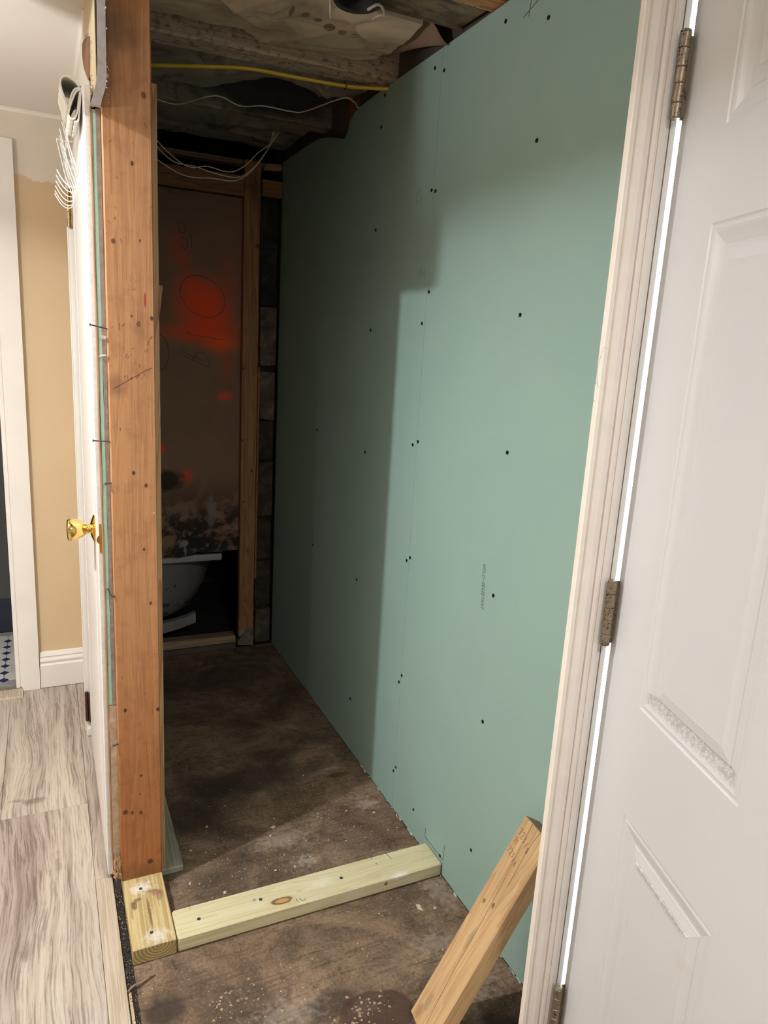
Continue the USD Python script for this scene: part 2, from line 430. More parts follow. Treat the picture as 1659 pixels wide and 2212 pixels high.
# ---- right wall: two sheets of green board with screws
XW = .8603
wr = thing('wall_right', 'green moisture-resistant drywall wall running into the closet', 'wall', kind='structure')
near_sheet = part(wr, 'drywall_panel', extr([(.905, .003), (1.6190, .003), (1.6190, 1.9755), (.905, 1.9755)], XW, XW + .0127, 'yz'), GREEN)
edge = [(1.6215, .003), (2.862, .003), (2.862, 1.970), (2.60, 1.969), (2.46, 1.966), (2.36, 1.948), (2.27, 1.926), (2.222, 1.912), (2.206, 1.925), (2.196, 1.93), (2.186, 1.95), (2.178, 1.957), (2.165, 1.96), (2.150, 1.968), (2.129, 1.974), (1.974, 1.977), (1.6215, 1.9755)]
far_sheet = part(wr, 'drywall_panel', extr(edge, XW, XW + .0127, 'yz'), GREEN)


part(far_sheet, 'seam_edge', rbox(XW + .0010, XW + .012, 1.6188, 1.6217, .004, 1.975, .0002), plain('pale_paper_seam', (.44, .54, .47), .85, .05, 40, 0), label='pale cut paper edge along the seam')


def screwhead(p, n, r, sink=.0, kind=0):
    pr = [(0, .0001), (r * .25, .0001), (r * .42, .0009), (r, .0013), (r, -.004), (0, -.004)]
    return lathe([(a, b) for a, b in pr], np.array(p) - np.array(n) * sink, n, 14)


near_screws = [(1.299, 1.85), (1.162, 1.809), (1.162, 1.613), (1.162, 1.310), (1.161, 1.048), (1.162, .751), (1.157, .468), (1.154, .154), (1.532, 1.834), (1.534, 1.588), (1.533, 1.369), (1.537, 1.018), (1.537, .723), (1.539, .400), (1.537, .131), (1.28, .046)]
far_screws = [(1.576, 1.851), (1.553, 1.593), (1.557, 1.298), (1.563, 1.007), (1.554, .711), (1.552, .375), (1.550, .113), (1.843, 1.867), (1.856, 1.795), (1.858, 1.543), (1.857, 1.283), (1.852, .945), (1.865, .560), (1.868, .171), (2.26, .96), (2.26, .56), (1.425, .076)]
conv = lambda y, z: (y * 1.05, 1.288 + (z - 1.228) * 1.05)
PAPERRIM = plain('torn_paper_rim', (.50, .60, .53), .8, .05, 40, 0)
for sheet_, lst in ((near_sheet, near_screws), (far_sheet, far_screws)):
    for y, z in lst:
        y, z = conv(y, z)
        if sheet_ == far_sheet and y < 1.60: sh = near_sheet
        else: sh = sheet_
        r = .0042 if z > .2 else .0038
        part(sh, 'screw', screwhead((XW, y, z), (-1, 0, 0), r), SCREWBLACK, 40)
t = meshkit.text_mesh('MOLD-RESISTANT', .0105, .0004)
tv = np.array(t.vertices); L = tv[:, 0].max()
shear = tv[:, 1] * .15
part(near_sheet, 'printed_lettering', trimesh.Trimesh(np.c_[XW - tv[:, 2], 1.2705 - tv[:, 1] - 0 * shear - tv[:, 0] * .05, .845 - (tv[:, 0]) * .1035 / L], t.faces, process=False), PRINT)
W = lambda y, z: (XW, y, z)
marks = [[W(1.278, 1.99), W(1.280, 1.955), W(1.285, 1.922)], [W(1.303, 1.926), W(1.233, 1.931 + .018)], [W(1.424, .073), W(1.426, .047)], [W(1.426, .0455), W(1.327, .0455)], [W(1.327, .089), W(1.329, .046)]]
for q in marks: part(near_sheet, 'pencil_mark', stroke(q, .0013, (-1, 0, 0)), PENCIL)
faint = plain('faint_pencil', (.22, .29, .25), .8, .05, 20, 0)
for q in ([W(1.712, 1.668), W(1.705, 1.678), W(1.709, 1.650)], [W(1.681, 1.683), W(1.694, 1.681), W(1.6955, 1.671), W(1.683, 1.669), W(1.684, 1.659), W(1.695, 1.655)], [W(1.672, 1.460), W(1.670, 1.494), W(1.660, 1.490), W(1.668, 1.476)], [W(1.658, 1.496), W(1.655, 1.470), W(1.648, 1.468)], [W(1.644, 1.476), W(1.643, 1.490), W(1.637, 1.486), W(1.642, 1.480), W(1.636, 1.470)]):
    part(far_sheet, 'pencil_mark', stroke(q, .0013, (-1, 0, 0)), faint)
part(wr, 'partition_core', cat([rbox(.874, .894, .92, 3.0, 0, 2.168), rbox(.803, .836, .866, .898, 0, 1.97)]), DARKDECK)
# crumbs of torn paper along the foot of the sheets
crumbs = []
for k in range(60):
    y = rng.uniform(.98, 1.95); s = rng.uniform(.001, .0035)
    crumbs.append(hull(np.array([XW - .002, y, .003]) + rng.normal(0, 1, (7, 3)) * (s * .5, s * 1.6, s * .7)))
part(wr, 'torn_paper_edge', cat(crumbs), PAPERRIM, kind='stuff')

# ---- left partition between hall and closet
wl = thing('wall_left', 'cut-open partition wall between hallway and closet, layers showing at its raw end', 'wall', kind='structure')
part(wl, 'upper_drywall', extr([(1.56, 1.70), (1.602, 1.752), (2.285, 1.752), (2.36, 1.752), (2.36, .01), (2.70, .01), (2.70, 1.957), (1.546, 1.957), (1.546, 1.72)], .1084, .1144, 'yz'), WALLWHITE)
part(wl, 'partition_core', cat([rbox(.128, .20, 1.626, 2.95, 0.003, 2.16), rbox(.116, .127, 2.36, 2.70, 0.01, 1.95)]), FRAMEWOOD)
# torn flap of old drywall hanging in front of the stud top: cream face, grey cut edge
flapz = [(1.99, 0), (1.867, 0), (1.776, .0005), (1.747, 0), (1.728, -.003), (1.706, -.009), (1.695, -.012)]
fl = []
for z, s in flapz:
    o = .004 * (1.7 - z) / .17 if z > 1.7 else 0
    jit = .0012 * math.sin(z * 190) + .0008 * math.sin(z * 410)
    fl += [(.1085 + s - .9 * o * 0 + (z - 1.7) * .02, z, .1262 + s * 1.1 + jit)]
v, f = [], []
for xl, z, xr in fl:
    v += [(xl, 1.526, z), (xr, 1.526, z), (xr, 1.5425, z), (xl, 1.5425, z)]
for i in range(len(fl) - 1):
    a, b = i * 4, i * 4 + 4
    for j in range(4):
        k = (j + 1) % 4; f += [(a + j, a + k, b + k), (a + j, b + k, b + j)]
e = (len(fl) - 1) * 4
f += [(0, 2, 1), (0, 3, 2), (e, e + 1, e + 2), (e, e + 2, e + 3)]
mm = trimesh.Trimesh(v, f, process=False)
if mm.volume < 0: mm.invert()
part(wl, 'gypsum_edge', mm, GYPSUM, label='grey cut edge of torn old drywall')
cream = extr([(1.530, 2.0), (1.530, 1.745), (1.545, 1.715), (1.60, 1.722), (1.635, 1.742), (1.655, 1.762), (1.690, 1.79), (1.655, 1.815), (1.650, 1.845), (1.70, 1.868), (1.82, 1.900), (1.83, 1.955), (1.60, 2.0)], .1070, .1083, 'yz')
part(wl, 'cream_paint_face', cream, CREAM, label='cream painted face of the torn header')
LATHM = wood('brown_lath', (.36, .17, .08), (.16, .07, .035), 2, (300., 40.))
part(wl, 'exposed_lath', extr([(1.655, 1.848), (1.73, 1.872), (1.82, 1.895), (1.90, 1.912), (1.915, 1.895), (1.88, 1.862), (1.82, 1.832), (1.74, 1.796), (1.70, 1.782), (1.665, 1.80), (1.652, 1.82)], .1062, .1069, 'yz'), LATHM, label='brown lath showing through a hole in the plaster')
frags = []
for k in range(40):
    z = rng.uniform(1.70, 1.99); s = rng.uniform(.0006, .0017)
    frags.append(hull(np.array([.1262 + rng.normal(0, .0015), 1.525, z]) + rng.normal(0, 1, (7, 3)) * s * .7))
for k in range(34):
    z = rng.uniform(1.69, 1.80); s = rng.uniform(.0006, .0017)
    frags.append(hull(np.array([.1005 + rng.normal(0, .002), 1.53, z]) + rng.normal(0, 1, (7, 3)) * s * .7))
part(wl, 'torn_paper', cat(frags), CREAM, kind='stuff')
# layers seen edge-on at the raw end, left of the stud
BROWNEDGE = wood('brown_trim_edge', (.42, .22, .11), (.22, .10, .05), 2)
GREYBOARD = plain('grey_brown_board_edge', (.235, .185, .150), .85, .25, 70, .4)
GREENEDGE = plain('green_board_edge', (.30, .47, .36), .8, .10, 60, .3)


def wavy(x0, x1, y0, y1, z0, z1, amp, seed, n=60):
    z = np.linspace(z0, z1, n); r = np.random.default_rng(seed)
    a = x0 + np.interp(z, np.linspace(z0, z1, 24), r.normal(0, amp, 24)); b = x1 + np.interp(z, np.linspace(z0, z1, 24), r.normal(0, amp, 24))
    vv = np.vstack([[(p, y0, q), (s, y0, q), (s, y1, q), (p, y1, q)] for p, s, q in zip(a, b, z)]); ff = []
    for i in range(n - 1):
        for j in range(4):
            k = (j + 1) % 4; ff += [(i * 4 + j, i * 4 + k, i * 4 + 4 + k), (i * 4 + j, i * 4 + 4 + k, i * 4 + 4 + j)]
    e = (n - 1) * 4; ff += [(0, 2, 1), (0, 3, 2), (e, e + 1, e + 2), (e, e + 2, e + 3)]
    o = trimesh.Trimesh(vv, ff, process=False)
    if o.volume < 0: o.invert()
    return o


part(wl, 'trim_edge', wavy(.0972, .0990, 1.558, 1.590, .07, 1.70, .0004, 3), BROWNEDGE, label='thin brown wooden edge')
part(wl, 'green_board_edge', wavy(.0992, .1065, 1.559, 1.590, .487, 1.695, .0003, 4), GREENEDGE, label='pale green drywall edge')
part(wl, 'grey_board_edge', wavy(.1066, .1146, 1.557, 1.582, .487, 1.697, .0003, 5), GREYBOARD, label='grey-brown board edge')
part(wl, 'lower_board_edge', wavy(.0995, .1146, 1.558, 1.586, .085, .485, .0003, 6), plain('tan_board_edge', (.40, .305, .205), .6, .25, 50, .3))
fr2 = []
for k in range(70):
    c = np.array([rng.uniform(.099, .115), 1.545, .05 + abs(rng.normal(0, .035))])
    fr2.append(hull(c + rng.normal(0, 1, (7, 3)) * rng.uniform(.002, .006) * (.5, .5, 1)))
part(wl, 'splintered_fibres', cat(fr2), plain('splintered_fibre', (.45, .28, .15), .9, .3, 80, .3), kind='stuff')

# ---- end wall of the hall
def patchy():
    m = Mat()
    z = m.comp('z')
    edge_ = m.math('add', z, m.math('multiply', m.math('subtract', m.noise(22., 5, .65), .5), .075))
    tan = m.ramp(m.noise(3., 3), [(.3, (.64, .485, .30)), (.7, (.68, .515, .325))])
    col = m.mix(m.band(edge_, 1.757, 1.764), tan, m.ramp(m.noise(5., 4), [(.3, (.68, .61, .52)), (.7, (.74, .67, .585))]))
    return m.done('tan_wall_with_patch', col, .6, m.noise(160., 3), .08, .0008)


wb = thing('wall_back', 'tan hallway end wall with a ragged whitish primer patch along its top', 'wall', kind='structure')
part(wb, 'plaster', cat([rbox(-.1, .115, 2.712, 2.77, 0, 1.957), rbox(-.75, -.1, 2.712, 2.77, 1.86, 1.957), rbox(-1.72, -.74, 2.712, 2.77, 0, 1.957)]), patchy())
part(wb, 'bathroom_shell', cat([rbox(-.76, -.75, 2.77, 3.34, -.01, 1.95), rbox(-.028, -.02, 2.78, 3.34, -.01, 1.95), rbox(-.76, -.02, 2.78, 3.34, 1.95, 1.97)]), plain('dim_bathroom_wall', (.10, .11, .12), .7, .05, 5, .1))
m = Mat()
zz = m.comp('z')
col = m.mix(m.band(zz, .1545, .1555), (.022, .034, .055), (.085, .085, .085))
part(wb, 'bathroom_wall', rbox(-.75, -.03, 3.32, 3.335, 0, 1.95), m.done('navy_and_charcoal_wall', col, .55), label='charcoal wall with navy lower part in the dark room')

bb = thing('baseboard_back', 'white stepped baseboard under the tan hallway wall', 'baseboard', kind='structure')
TRIMW = plain('white_trim_paint', (.80, .775, .735), .38, .025, 6, .05)
prof = [(2.712, .012), (2.694, .012), (2.694, .098), (2.699, .103), (2.6985, .108), (2.695, .112), (2.6955, .118), (2.700, .124), (2.7005, .128), (2.698, .132), (2.703, .143), (2.712, .147)]
part(bb, 'moulding', extr(prof, -.0585, .1015, 'yz'), TRIMW, 30)
t2 = thing('trim_2', 'white casing of the dark doorway at the hall end', 'door casing', kind='structure')
part(t2, 'casing', extr([(-.124, .030), (-.118, .022), (-.116, .011), (-.0625, .011), (-.0605, .016), (-.0605, 1.862), (-.063, 1.865), (-.60, 1.865), (-.60, 1.805), (-.124, 1.805)], 2.690, 2.7118, 'xz'), TRIMW)
part(t2, 'jamb', rbox(-.139, -.1245, 2.70, 2.775, .02, 1.80, .002), TRIMW)
t4 = thing('trim_4', 'pale wooden threshold strip in the far left doorway', 'threshold', kind='structure')
part(t4, 'strip', extr([(2.640, .0102), (2.643, .017), (2.700, .019), (2.709, .0102)], -.60, -.117, 'yz'), LAMSTRIP)

# ---- unseen sides of the hall and room, which return its light
def shell(name, label, m_, mat_):
    p = thing(name, label, 'wall', kind='structure'); part(p, 'plaster', m_, mat_)


TANW = plain('tan_wall_paint', (.58, .44, .28), .6, .03, 3, .08)
for (lx, ly), lb in zip(LAMPS, ('unseen small recessed ceiling lamp over the hallway, nearer the bare stud, lights the green wall', 'unseen small recessed ceiling lamp over the hallway, nearer the camera, lights the deeper green wall')):
    g = thing('unseen_ceiling_lamp', lb, 'lamp', (lx, ly, 1.957), 'unseen hallway ceiling lamps')
    part(g, 'baffle_ring', lathe([(.090, .0), (.090, .031), (.096, .031), (.096, 0), (.090, 0)], (lx, ly, 1.957), (0, 0, -1), 48), plain('baffle_white_' + ('a' if ly > 1 else 'b'), (.75, .74, .72), .5, .02, 5, 0), 40)  # ring around an unseen lamp; its rim cuts off the higher light
g = thing('added_floor_lamp', 'added floor lamp stand around the unseen uplight that brightens the hallway ceiling', 'lamp', (-.85, 1.25, .010))  # stand added around the unseen uplight
LAMPM = plain('dull_lamp_metal', (.30, .29, .28), .4, .05, 20, 0, .6)
part(g, 'base', lathe([(0, 0), (.12, 0), (.12, .012), (.02, .022), (0, .022)], (-.85, 1.25, .0102), (0, 0, 1), 32), LAMPM, 35)
part(g, 'pole', lathe([(0, .0), (.011, .0), (.011, 1.36), (0, 1.36)], (-.85, 1.25, .030), (0, 0, 1), 16), LAMPM, 35)
part(g, 'bowl', lathe([(.012, 0), (.06, .012), (.105, .045), (.118, .075), (.114, .075), (.100, .048), (.058, .018), (.012, .006), (.012, 0)], (-.85, 1.25, 1.385), (0, 0, 1), 40), LAMPM, 35)
g = thing('unseen_ceiling_lamp', 'unseen flush round ceiling lamp behind the camera, placed to light the casing and stud', 'lamp', (.38, -.42, 1.957))  # ring around the unseen lamp behind the camera
part(g, 'housing', lathe([(.104, 0), (.104, .016), (.115, .016), (.118, 0), (.104, 0)], (.38, -.42, 1.957), (0, 0, -1), 40), LAMPM, 35)
w1 = thing('window_1', 'unseen window of the next room, placed to brighten the slit beside the door', 'window', (2.3, 2.59, 1.25), kind='structure')  # frame around the unseen daylight source of the next room
part(w1, 'frame', cat([rbox(1.58, 1.648, 2.53, 2.60, .58, 1.92), rbox(2.952, 3.02, 2.53, 2.60, .58, 1.92), rbox(1.648, 2.952, 2.53, 2.60, .53, .598), rbox(1.648, 2.952, 2.53, 2.60, 1.902, 1.97)]), TRIMW)
shell('wall_outer_left', 'tan far side wall of the hallway', rbox(-1.74, -1.72, -2.02, 2.74, 0, 1.957), TANW)
shell('wall_rear', 'pale wall behind the camera', rbox(-1.72, 2.2, -2.02, -2.0, 0, 1.957), WALLWHITE)
shell('wall_outer_right', 'pale side wall of the room', rbox(2.2, 2.22, -2.02, .84, 0, 1.957), WALLWHITE)
wf = thing('wall_front', 'white wall around the doorway of the panelled door', 'wall', kind='structure')
part(wf, 'plaster', cat([rbox(1.58, 2.22, .795, .845, 0, 1.957), rbox(.70, 2.22, .795, .84, 1.965, 2.17)]), WALLWHITE)
wn = thing('wall_next', 'bright white next room behind the panelled door', 'wall', kind='structure')
BRIGHT = plain('next_room_white', (.82, .83, .84), .7, .02, 3, 0)
part(wn, 'plaster', cat([rbox(.90, 3.2, 2.60, 2.62, 0, 2.17), rbox(3.2, 3.22, .85, 2.62, 0, 2.17), rbox(.8945, .9, .955, 2.60, 0, 2.17), rbox(2.22, 3.2, .83, .85, 0, 2.17), rbox(.90, 3.2, .85, 2.62, 2.17, 2.18)]), BRIGHT)
part(wn, 'pale_floor', rbox(.874, 3.2, .842, 2.60, -.02, .004), BRIGHT)

# ---- right door and its casing
def casing_profile(x0, x1, y):
    w = x1 - x0
    pts = [(0, .0065), (0, -.0), (.02, -.002), (.135, -.002), (.150, .0005), (.165, -.0005), (.19, -.004), (.36, -.0065), (.53, -.0045), (.555, -.0035), (.570, -.0005), (.585, -.005), (.66, -.0065), (.735, -.006), (.755, -.0015), (.775, -.005), (.88, -.006), (.97, -.0035), (1.0, .0), (1.0, .0065)]
    return [(x0 + w * a, y + b) for a, b in pts]


m = Mat()
nz = m.noise(14., 5, .65)
col = m.ramp(nz, [(.35, (.775, .715, .655)), (.65, (.83, .775, .715))])
scr = m.noise(1., 5, .7, 0., m.map((90, 90, 12)))
col = m.mix(m.band(scr, .70, .76, 0., .15), col, (.55, .46, .38))
CASE = m.done('aged_white_casing_paint', col, .42, m.noise(120., 3), .05, .0006)
t1 = thing('trim_1', 'fluted white door casing standing beside the green wall', 'door casing', kind='structure')
part(t1, 'casing', extr(casing_profile(.698, .758, .7885), .0, 1.955, 'xy'), CASE)
part(t1, 'jamb', rbox(.7582, .7790, .7895, .801, .0, 1.955, .0015), CASE)
part(t1, 'head_jamb', rbox(.7792, 1.58, .792, .842, 1.945, 1.963, .002), CASE)
part(t1, 'jamb_strip', rbox(.7660, .7675, .7885, .7896, .0, 1.94, .0003), plain('brown_weather_strip', (.25, .18, .12), .7, .1, 30, 0))  # thin brown strip along the jamb


def door_dirt(name, base, ledge):
    m = Mat()
    col = m.ramp(m.noise(5., 4, .6), [(.3, tuple(x * .985 for x in base)), (.7, base)])
    # grime lying on the two ledges of the hinge-side panels: u runs along the door, z is height
    u = m.node('vector_math', 'value', {'math_type': 'dot_product', 'vector2': (-.2924, -.9563, 0)}, vector1=m.node('vector_math', 'vector', {'math_type': 'subtract', 'vector2': (.7737, .7762, 0)}, vector1=m.P))
    z = m.comp('z')
    g = m.band(m.noise(210., 6, .8, .2), .36, .60)
    for z0, z1, z2, u0, u1, k in ((.8265, .8350, .8480, .112, .322, .50), (.8455, .8470, .8495, .125, .322, .60), (.5900, .5985, .6040, .150, .285, .5), (.6420, .6440, .6475, .125, .30, .22)):
        f = m.math('multiply', m.math('multiply', m.band(z, z0, z1), m.band(z, z2, z2 - .002)), m.math('multiply', m.band(u, u0, u0 + .012), m.band(u, u1, u1 - .012)))
        col = m.mix(m.math('multiply', m.math('multiply', f, g), k), col, ledge)
    smear = m.noise(1., 5, .7, .6, m.map((34, 34, 9)))
    col = m.mix(m.math('multiply', m.band(smear, .60, .76, 0., .35), m.band(m.comp('z'), .75, .45)), col, (.48, .40, .30))
    for c, r, k in (((.755, .675, .730), (.004, .004, .022), .5), ((.752, .668, .622), (.004, .004, .014), .6), ((.70, .50, .56), (.012, .03, .02), .15)):
        col = m.spot(col, c, r, (.42, .34, .20), .7, k, .8, 90.)
    return m.done(name, col, .36, m.noise(220., 2), .03, .0005)


DOORWHITE = door_dirt('white_door_paint', (.63, .645, .675), (.20, .155, .12))
d2 = thing('door_2', 'white six-panel door standing open at the right, corroded hinges on its left edge', 'door', (.774, .776, 0), kind='structure')
E0 = np.array([.7737, .7762, 0.]); th = math.radians(17.0)
KD = .9813   # the door hangs proud of the casing, on its hinge knuckles
du = np.array([-math.sin(th), -math.cos(th), 0]); dn = np.array([-math.cos(th), math.sin(th), 0])
DP = lambda u, z, d=0.: E0 + du * u + dn * d + np.array([0, 0, z])
US = [(.107 * KD, .337 * KD), (.438 * KD, .668 * KD)]
ZS = [(.20, 1.288 - .652 * KD), (1.288 - .480 * KD, 1.288 + .178 * KD), (1.288 + .291 * KD, 1.82)]
DW, DH0, DH1, TH = .775, .012, 1.942, .035


def quadmesh(quads):
    v, f = [], []
    for q in quads:
        k = len(v); v += list(q); f += [(k, k + 1, k + 2), (k, k + 2, k + 3)]
    return trimesh.Trimesh(np.array(v), f, process=False)


ub = [0, US[0][0], US[0][1], US[1][0], US[1][1], DW]; zb = [DH0, *ZS[0], *ZS[1], *ZS[2], DH1]
qs = []
for i in range(5):
    for j in range(7):
        if i in (1, 3) and j in (1, 3, 5): continue
        a, b, c, d_ = ub[i], ub[i + 1], zb[j], zb[j + 1]
        qs.append([DP(a, c), DP(a, d_), DP(b, d_), DP(b, c)])
for dq in ([DP(0, DH0, -TH), DP(DW, DH0, -TH), DP(DW, DH1, -TH), DP(0, DH1, -TH)], [DP(0, DH0), DP(0, DH0, -TH), DP(0, DH1, -TH), DP(0, DH1)], [DP(DW, DH0), DP(DW, DH1), DP(DW, DH1, -TH), DP(DW, DH0, -TH)], [DP(0, DH1), DP(0, DH1, -TH), DP(DW, DH1, -TH), DP(DW, DH1)], [DP(0, DH0), DP(DW, DH0), DP(DW, DH0, -TH), DP(0, DH0, -TH)]):
    qs.append(dq)
fm = quadmesh(qs); fm.merge_vertices(); trimesh.repair.fix_normals(fm)
if np.dot(fm.face_normals[0], dn) < 0: fm.invert()
part(d2, 'slab', fm, DOORWHITE)
RING = [(a, b * 1.4) for a, b in [(0, 0), (.0025, -.0012), (.005, -.0013), (.008, -.0006), (.012, -.0012), (.020, -.0034), (.027, -.0050), (.030, -.0051), (.0315, -.0042), (.034, -.0040), (.046, -.0020), (.0475, -.0010), (.050, -.0011)]]
for ua, ub_ in US:
    for za, zb_ in ZS:
        loops = [[DP(ua + i, za + i, d), DP(ub_ - i, za + i, d), DP(ub_ - i, zb_ - i, d), DP(ua + i, zb_ - i, d)] for i, d in RING]
        q = []
        for A, B in zip(loops, loops[1:]):
            for k in range(4): q.append([A[k], B[k], B[(k + 1) % 4], A[(k + 1) % 4]])
        q.append(loops[-1][::-1])
        pm = quadmesh(q)
        if np.dot(pm.face_normals[-1], dn) < 0: pm.invert()
        part(d2, 'panel', pm, DOORWHITE)


def rusty(name, base, spots_c, amt):
    m = Mat()
    col = m.ramp(m.noise(40., 5, .6), [(.3, tuple(x * .75 for x in base)), (.7, base)])
    sp = m.band(m.noise(420., 4, .7), .50, .60, 0., amt)
    col = m.mix(m.math('multiply', sp, m.band(m.noise(60., 3), .42, .55)), col, spots_c)
    return m.done(name, col, .42, m.noise(500., 3), .25, .0006, .75)


HINGE = rusty('corroded_brass_hinge', (.36, .30, .22), (.035, .025, .02), 1.)
PIN = np.array([.7575, .7735])
for zc in (1.6550, .9215, .1880):
    lo, hi = zc - .0505, zc + .0505
    c3 = lambda z: np.array([PIN[0], PIN[1], z])
    p0 = np.array([PIN[0] + .004, PIN[1] + .005, 0]); p1 = DP(0, 0, -.003) + np.array([-.0005, -.0005, 0])
    nrm = np.cross((p1 - p0) / np.linalg.norm(p1 - p0), [0, 0, 1]) * .0012
    leaf = hull([p + s * nrm + np.array([0, 0, z]) for p in (p0, p1) for s in (0, 1) for z in (lo + .001, hi - .001)])
    h = part(d2, 'hinge', leaf, HINGE, label='corroded metal hinge')
    cuts = np.linspace(lo, hi, 6)
    cuts = [lo, lo + .0185, lo + .0415, lo + .0605, lo + .0825, hi]
    for a, b in zip(cuts, cuts[1:]):
        part(h, 'knuckle', lathe([(0, 0), (.0066, 0), (.0074, .0008), (.0074, b - a - .0010), (.0066, b - a - .0003), (0, b - a - .0003)], c3(a), (0, 0, 1), 20), HINGE, 35)
    part(h, 'pin_head', lathe([(0, 0), (.0068, 0), (.0072, .0012), (.0060, .0026), (0, .0032)], c3(hi), (0, 0, 1), 20), HINGE, 35)

# ---- left hall door, closed, seen almost edge-on
DOORL = plain('white_hall_door_paint', (.80, .79, .775), .42, .015, 5, 0)
EDGEW = plain('rough_painted_door_edge', (.80, .77, .73), .7, .08, 90, .9)
d1 = thing('door_1', 'white hallway door with brass knob seen edge-on beside the bare stud', 'door', (.1, 1.94, 0), kind='structure')
part(d1, 'slab', rbox(.089, .1010, 1.604, 2.280, .022, 1.745, .001), DOORL)
part(d1, 'edge', rbox(.0895, .1012, 1.598, 1.6038, .022, 1.745, .0006), EDGEW)
for ya in (1.705, 2.165):
    part(d1, 'panel_moulding', extr([(.0891, ya), (.0882, ya), (.0872, ya + .004), (.0870, ya + .009), (.0876, ya + .014), (.0891, ya + .016)], .16, 1.62, 'xy'), DOORL, 40)
BRASS = Mat()
BRASS = BRASS.done('polished_brass', (.83, .62, .22), .12, metallic=1.)
ko = (.089, 1.675, .864)
kn = part(d1, 'knob', lathe([(0, .0585), (.012, .0588), (.0215, .0575), (.0245, .0555), (.0252, .052), (.0248, .046), (.0225, .036), (.0180, .027), (.0125, .020), (.0098, .0175), (.0098, .0145), (.0115, .0140), (.0115, .0100), (.0180, .0085), (.0235, .0060), (.0300, .0035), (.0315, .0015), (.0315, 0), (0, 0)], ko, (-1, 0, 0), 40), BRASS, 35)
part(d1, 'latch_plate', lathe([(0, .001), (.011, .001), (.0115, 0), (0, 0)], (.0985, 1.598, .858), (0, -1, 0), 24), BRASS)
part(d1, 'latch_plate', rbox(.0925, .1012, 1.5968, 1.598, .829, .893, .0004), BRASS, label='brass latch plate in the door edge')
HB = rusty('brown_brass_hinge', (.42, .30, .14), (.08, .04, .02), .9)
HR = rusty('rust_red_hinge', (.13, .055, .045), (.05, .02, .02), .6)
for zc, mt, lb in ((1.625, HB, 'dull brass hinge with dark stains'), (.120, HR, 'rust-red painted hinge')):
    hh = part(d1, 'hinge', rbox(.0845, .0888, 2.272, 2.284, zc - .05, zc + .05, .0008), mt, label=lb)
    for a in np.linspace(zc - .05, zc + .03, 5):
        part(hh, 'knuckle', lathe([(0, 0), (.0058, 0), (.0058, .0190), (0, .0190)], (.0800, 2.288, a), (0, 0, 1), 14), mt, 35)
t3 = thing('trim_3', 'white casing on the far side of the hall door', 'door casing', kind='structure')
part(t3, 'casing', extr([(2.296, .012), (2.296, 1.75), (2.35, 1.75), (2.35, .012)], .078, .1015, 'yz'), TRIMW)
part(t3, 'back_bead', rbox(.0755, .078, 2.325, 2.35, .012, 1.75, .001), TRIMW)
part(t3, 'rounded_foot', extr([(2.285, .04), (2.296, .04), (2.296, .0105), (2.290, .0105), (2.286, .018)], .080, .1015, 'yz'), TRIMW)

# ================================================================== THINGS
# ---- bare stud at the raw wall end, with a second stud behind
KN, NAIL = (.105, .040, .018), (.030, .018, .014)
sp = []
for x, z, r, c in ((.168, 1.609, .0055, NAIL), (.180, 1.471, .004, KN), (.175, 1.313, .0075, KN), (.131, 1.465, .007, KN), (.162, 1.328, .004, KN), (.200, 1.326, .006, NAIL), (.160, 1.012, .006, NAIL), (.184, .985, .006, NAIL), (.199, .925, .002, (.7, .6, .5)), (.178, .846, .0045, NAIL), (.190, .723, .005, NAIL), (.132, .476, .006, NAIL), (.202, .467, .007, NAIL), (.161, .211, .007, KN), (.127, .220, .009, KN), (.180, .075, .010, (.05, .022, .012)), (.191, 1.731, .008, KN), (.163, .307, .0045, NAIL), (.142, .215, .006, KN), (.160, .26, .003, NAIL)):
    sp.append(((x, 1.544, z), (r * .72, .03, r * .95), c, .4, .9, .6, 200.))
sp += [((.188, 1.544, 1.36), (.003, .03, .018), (.28, .035, .02), .4, .9, .3, 90.), ((.128, 1.544, 1.19), (.03, .03, .035), (.17, .075, .035), .9, .55, .6, 40.), ((.182, 1.544, 1.30), (.02, .03, .03), (.23, .11, .055), .9, .4, .8, 60.),
       ((.150, 1.544, 1.83), (.06, .03, .05), (.10, .05, .03), .9, .55, .9, 40.), ((.160, 1.544, .05), (.08, .03, .04), (.14, .06, .03), .9, .5, .6, 40.), ((.16, 1.544, .10), (.3, .1, .75), (.78, .60, .42), 1., 1., .3, 10., 'multiply')]
POSTM = wood('old_fir_stud', (.50, .252, .112), (.33, .143, .055), 2, (170., 9.), .95, sp, .6, .22, 34., ((.25, .105, .045), 26., .35))
st = thing('wall_stud', 'bare reddish-brown stud standing at the raw end of the partition, full height', 'stud', (.16, 1.563, .038))
b0, b1 = [(.1145, 1.544), (.207, 1.544), (.207, 1.582), (.1145, 1.582)], [(.1155, 1.544), (.2048, 1.544), (.2048, 1.582), (.1155, 1.582)]
cx = lambda q, z, b: [(x + (b if x < .15 else -b) * (k == 0), y + (b if y < 1.56 else -b) * (k == 1), z) for x, y in q for k in (0, 1)]
part(st, 'timber', hull(cx(b0, .0385, .0025) + cx(b1, 2.165, .0025)), POSTM)
part(st, 'crown_check', stroke([(.125, 1.544, 1.185), (.150, 1.544, 1.200), (.185, 1.544, 1.222), (.200, 1.544, 1.229)], .0012, (0, -1, 0), .0003), plain('dark_scratch', (.15, .065, .03), .8, .1, 30, 0), label='long slanting scratch')
dents = []
rr = np.random.default_rng(5)
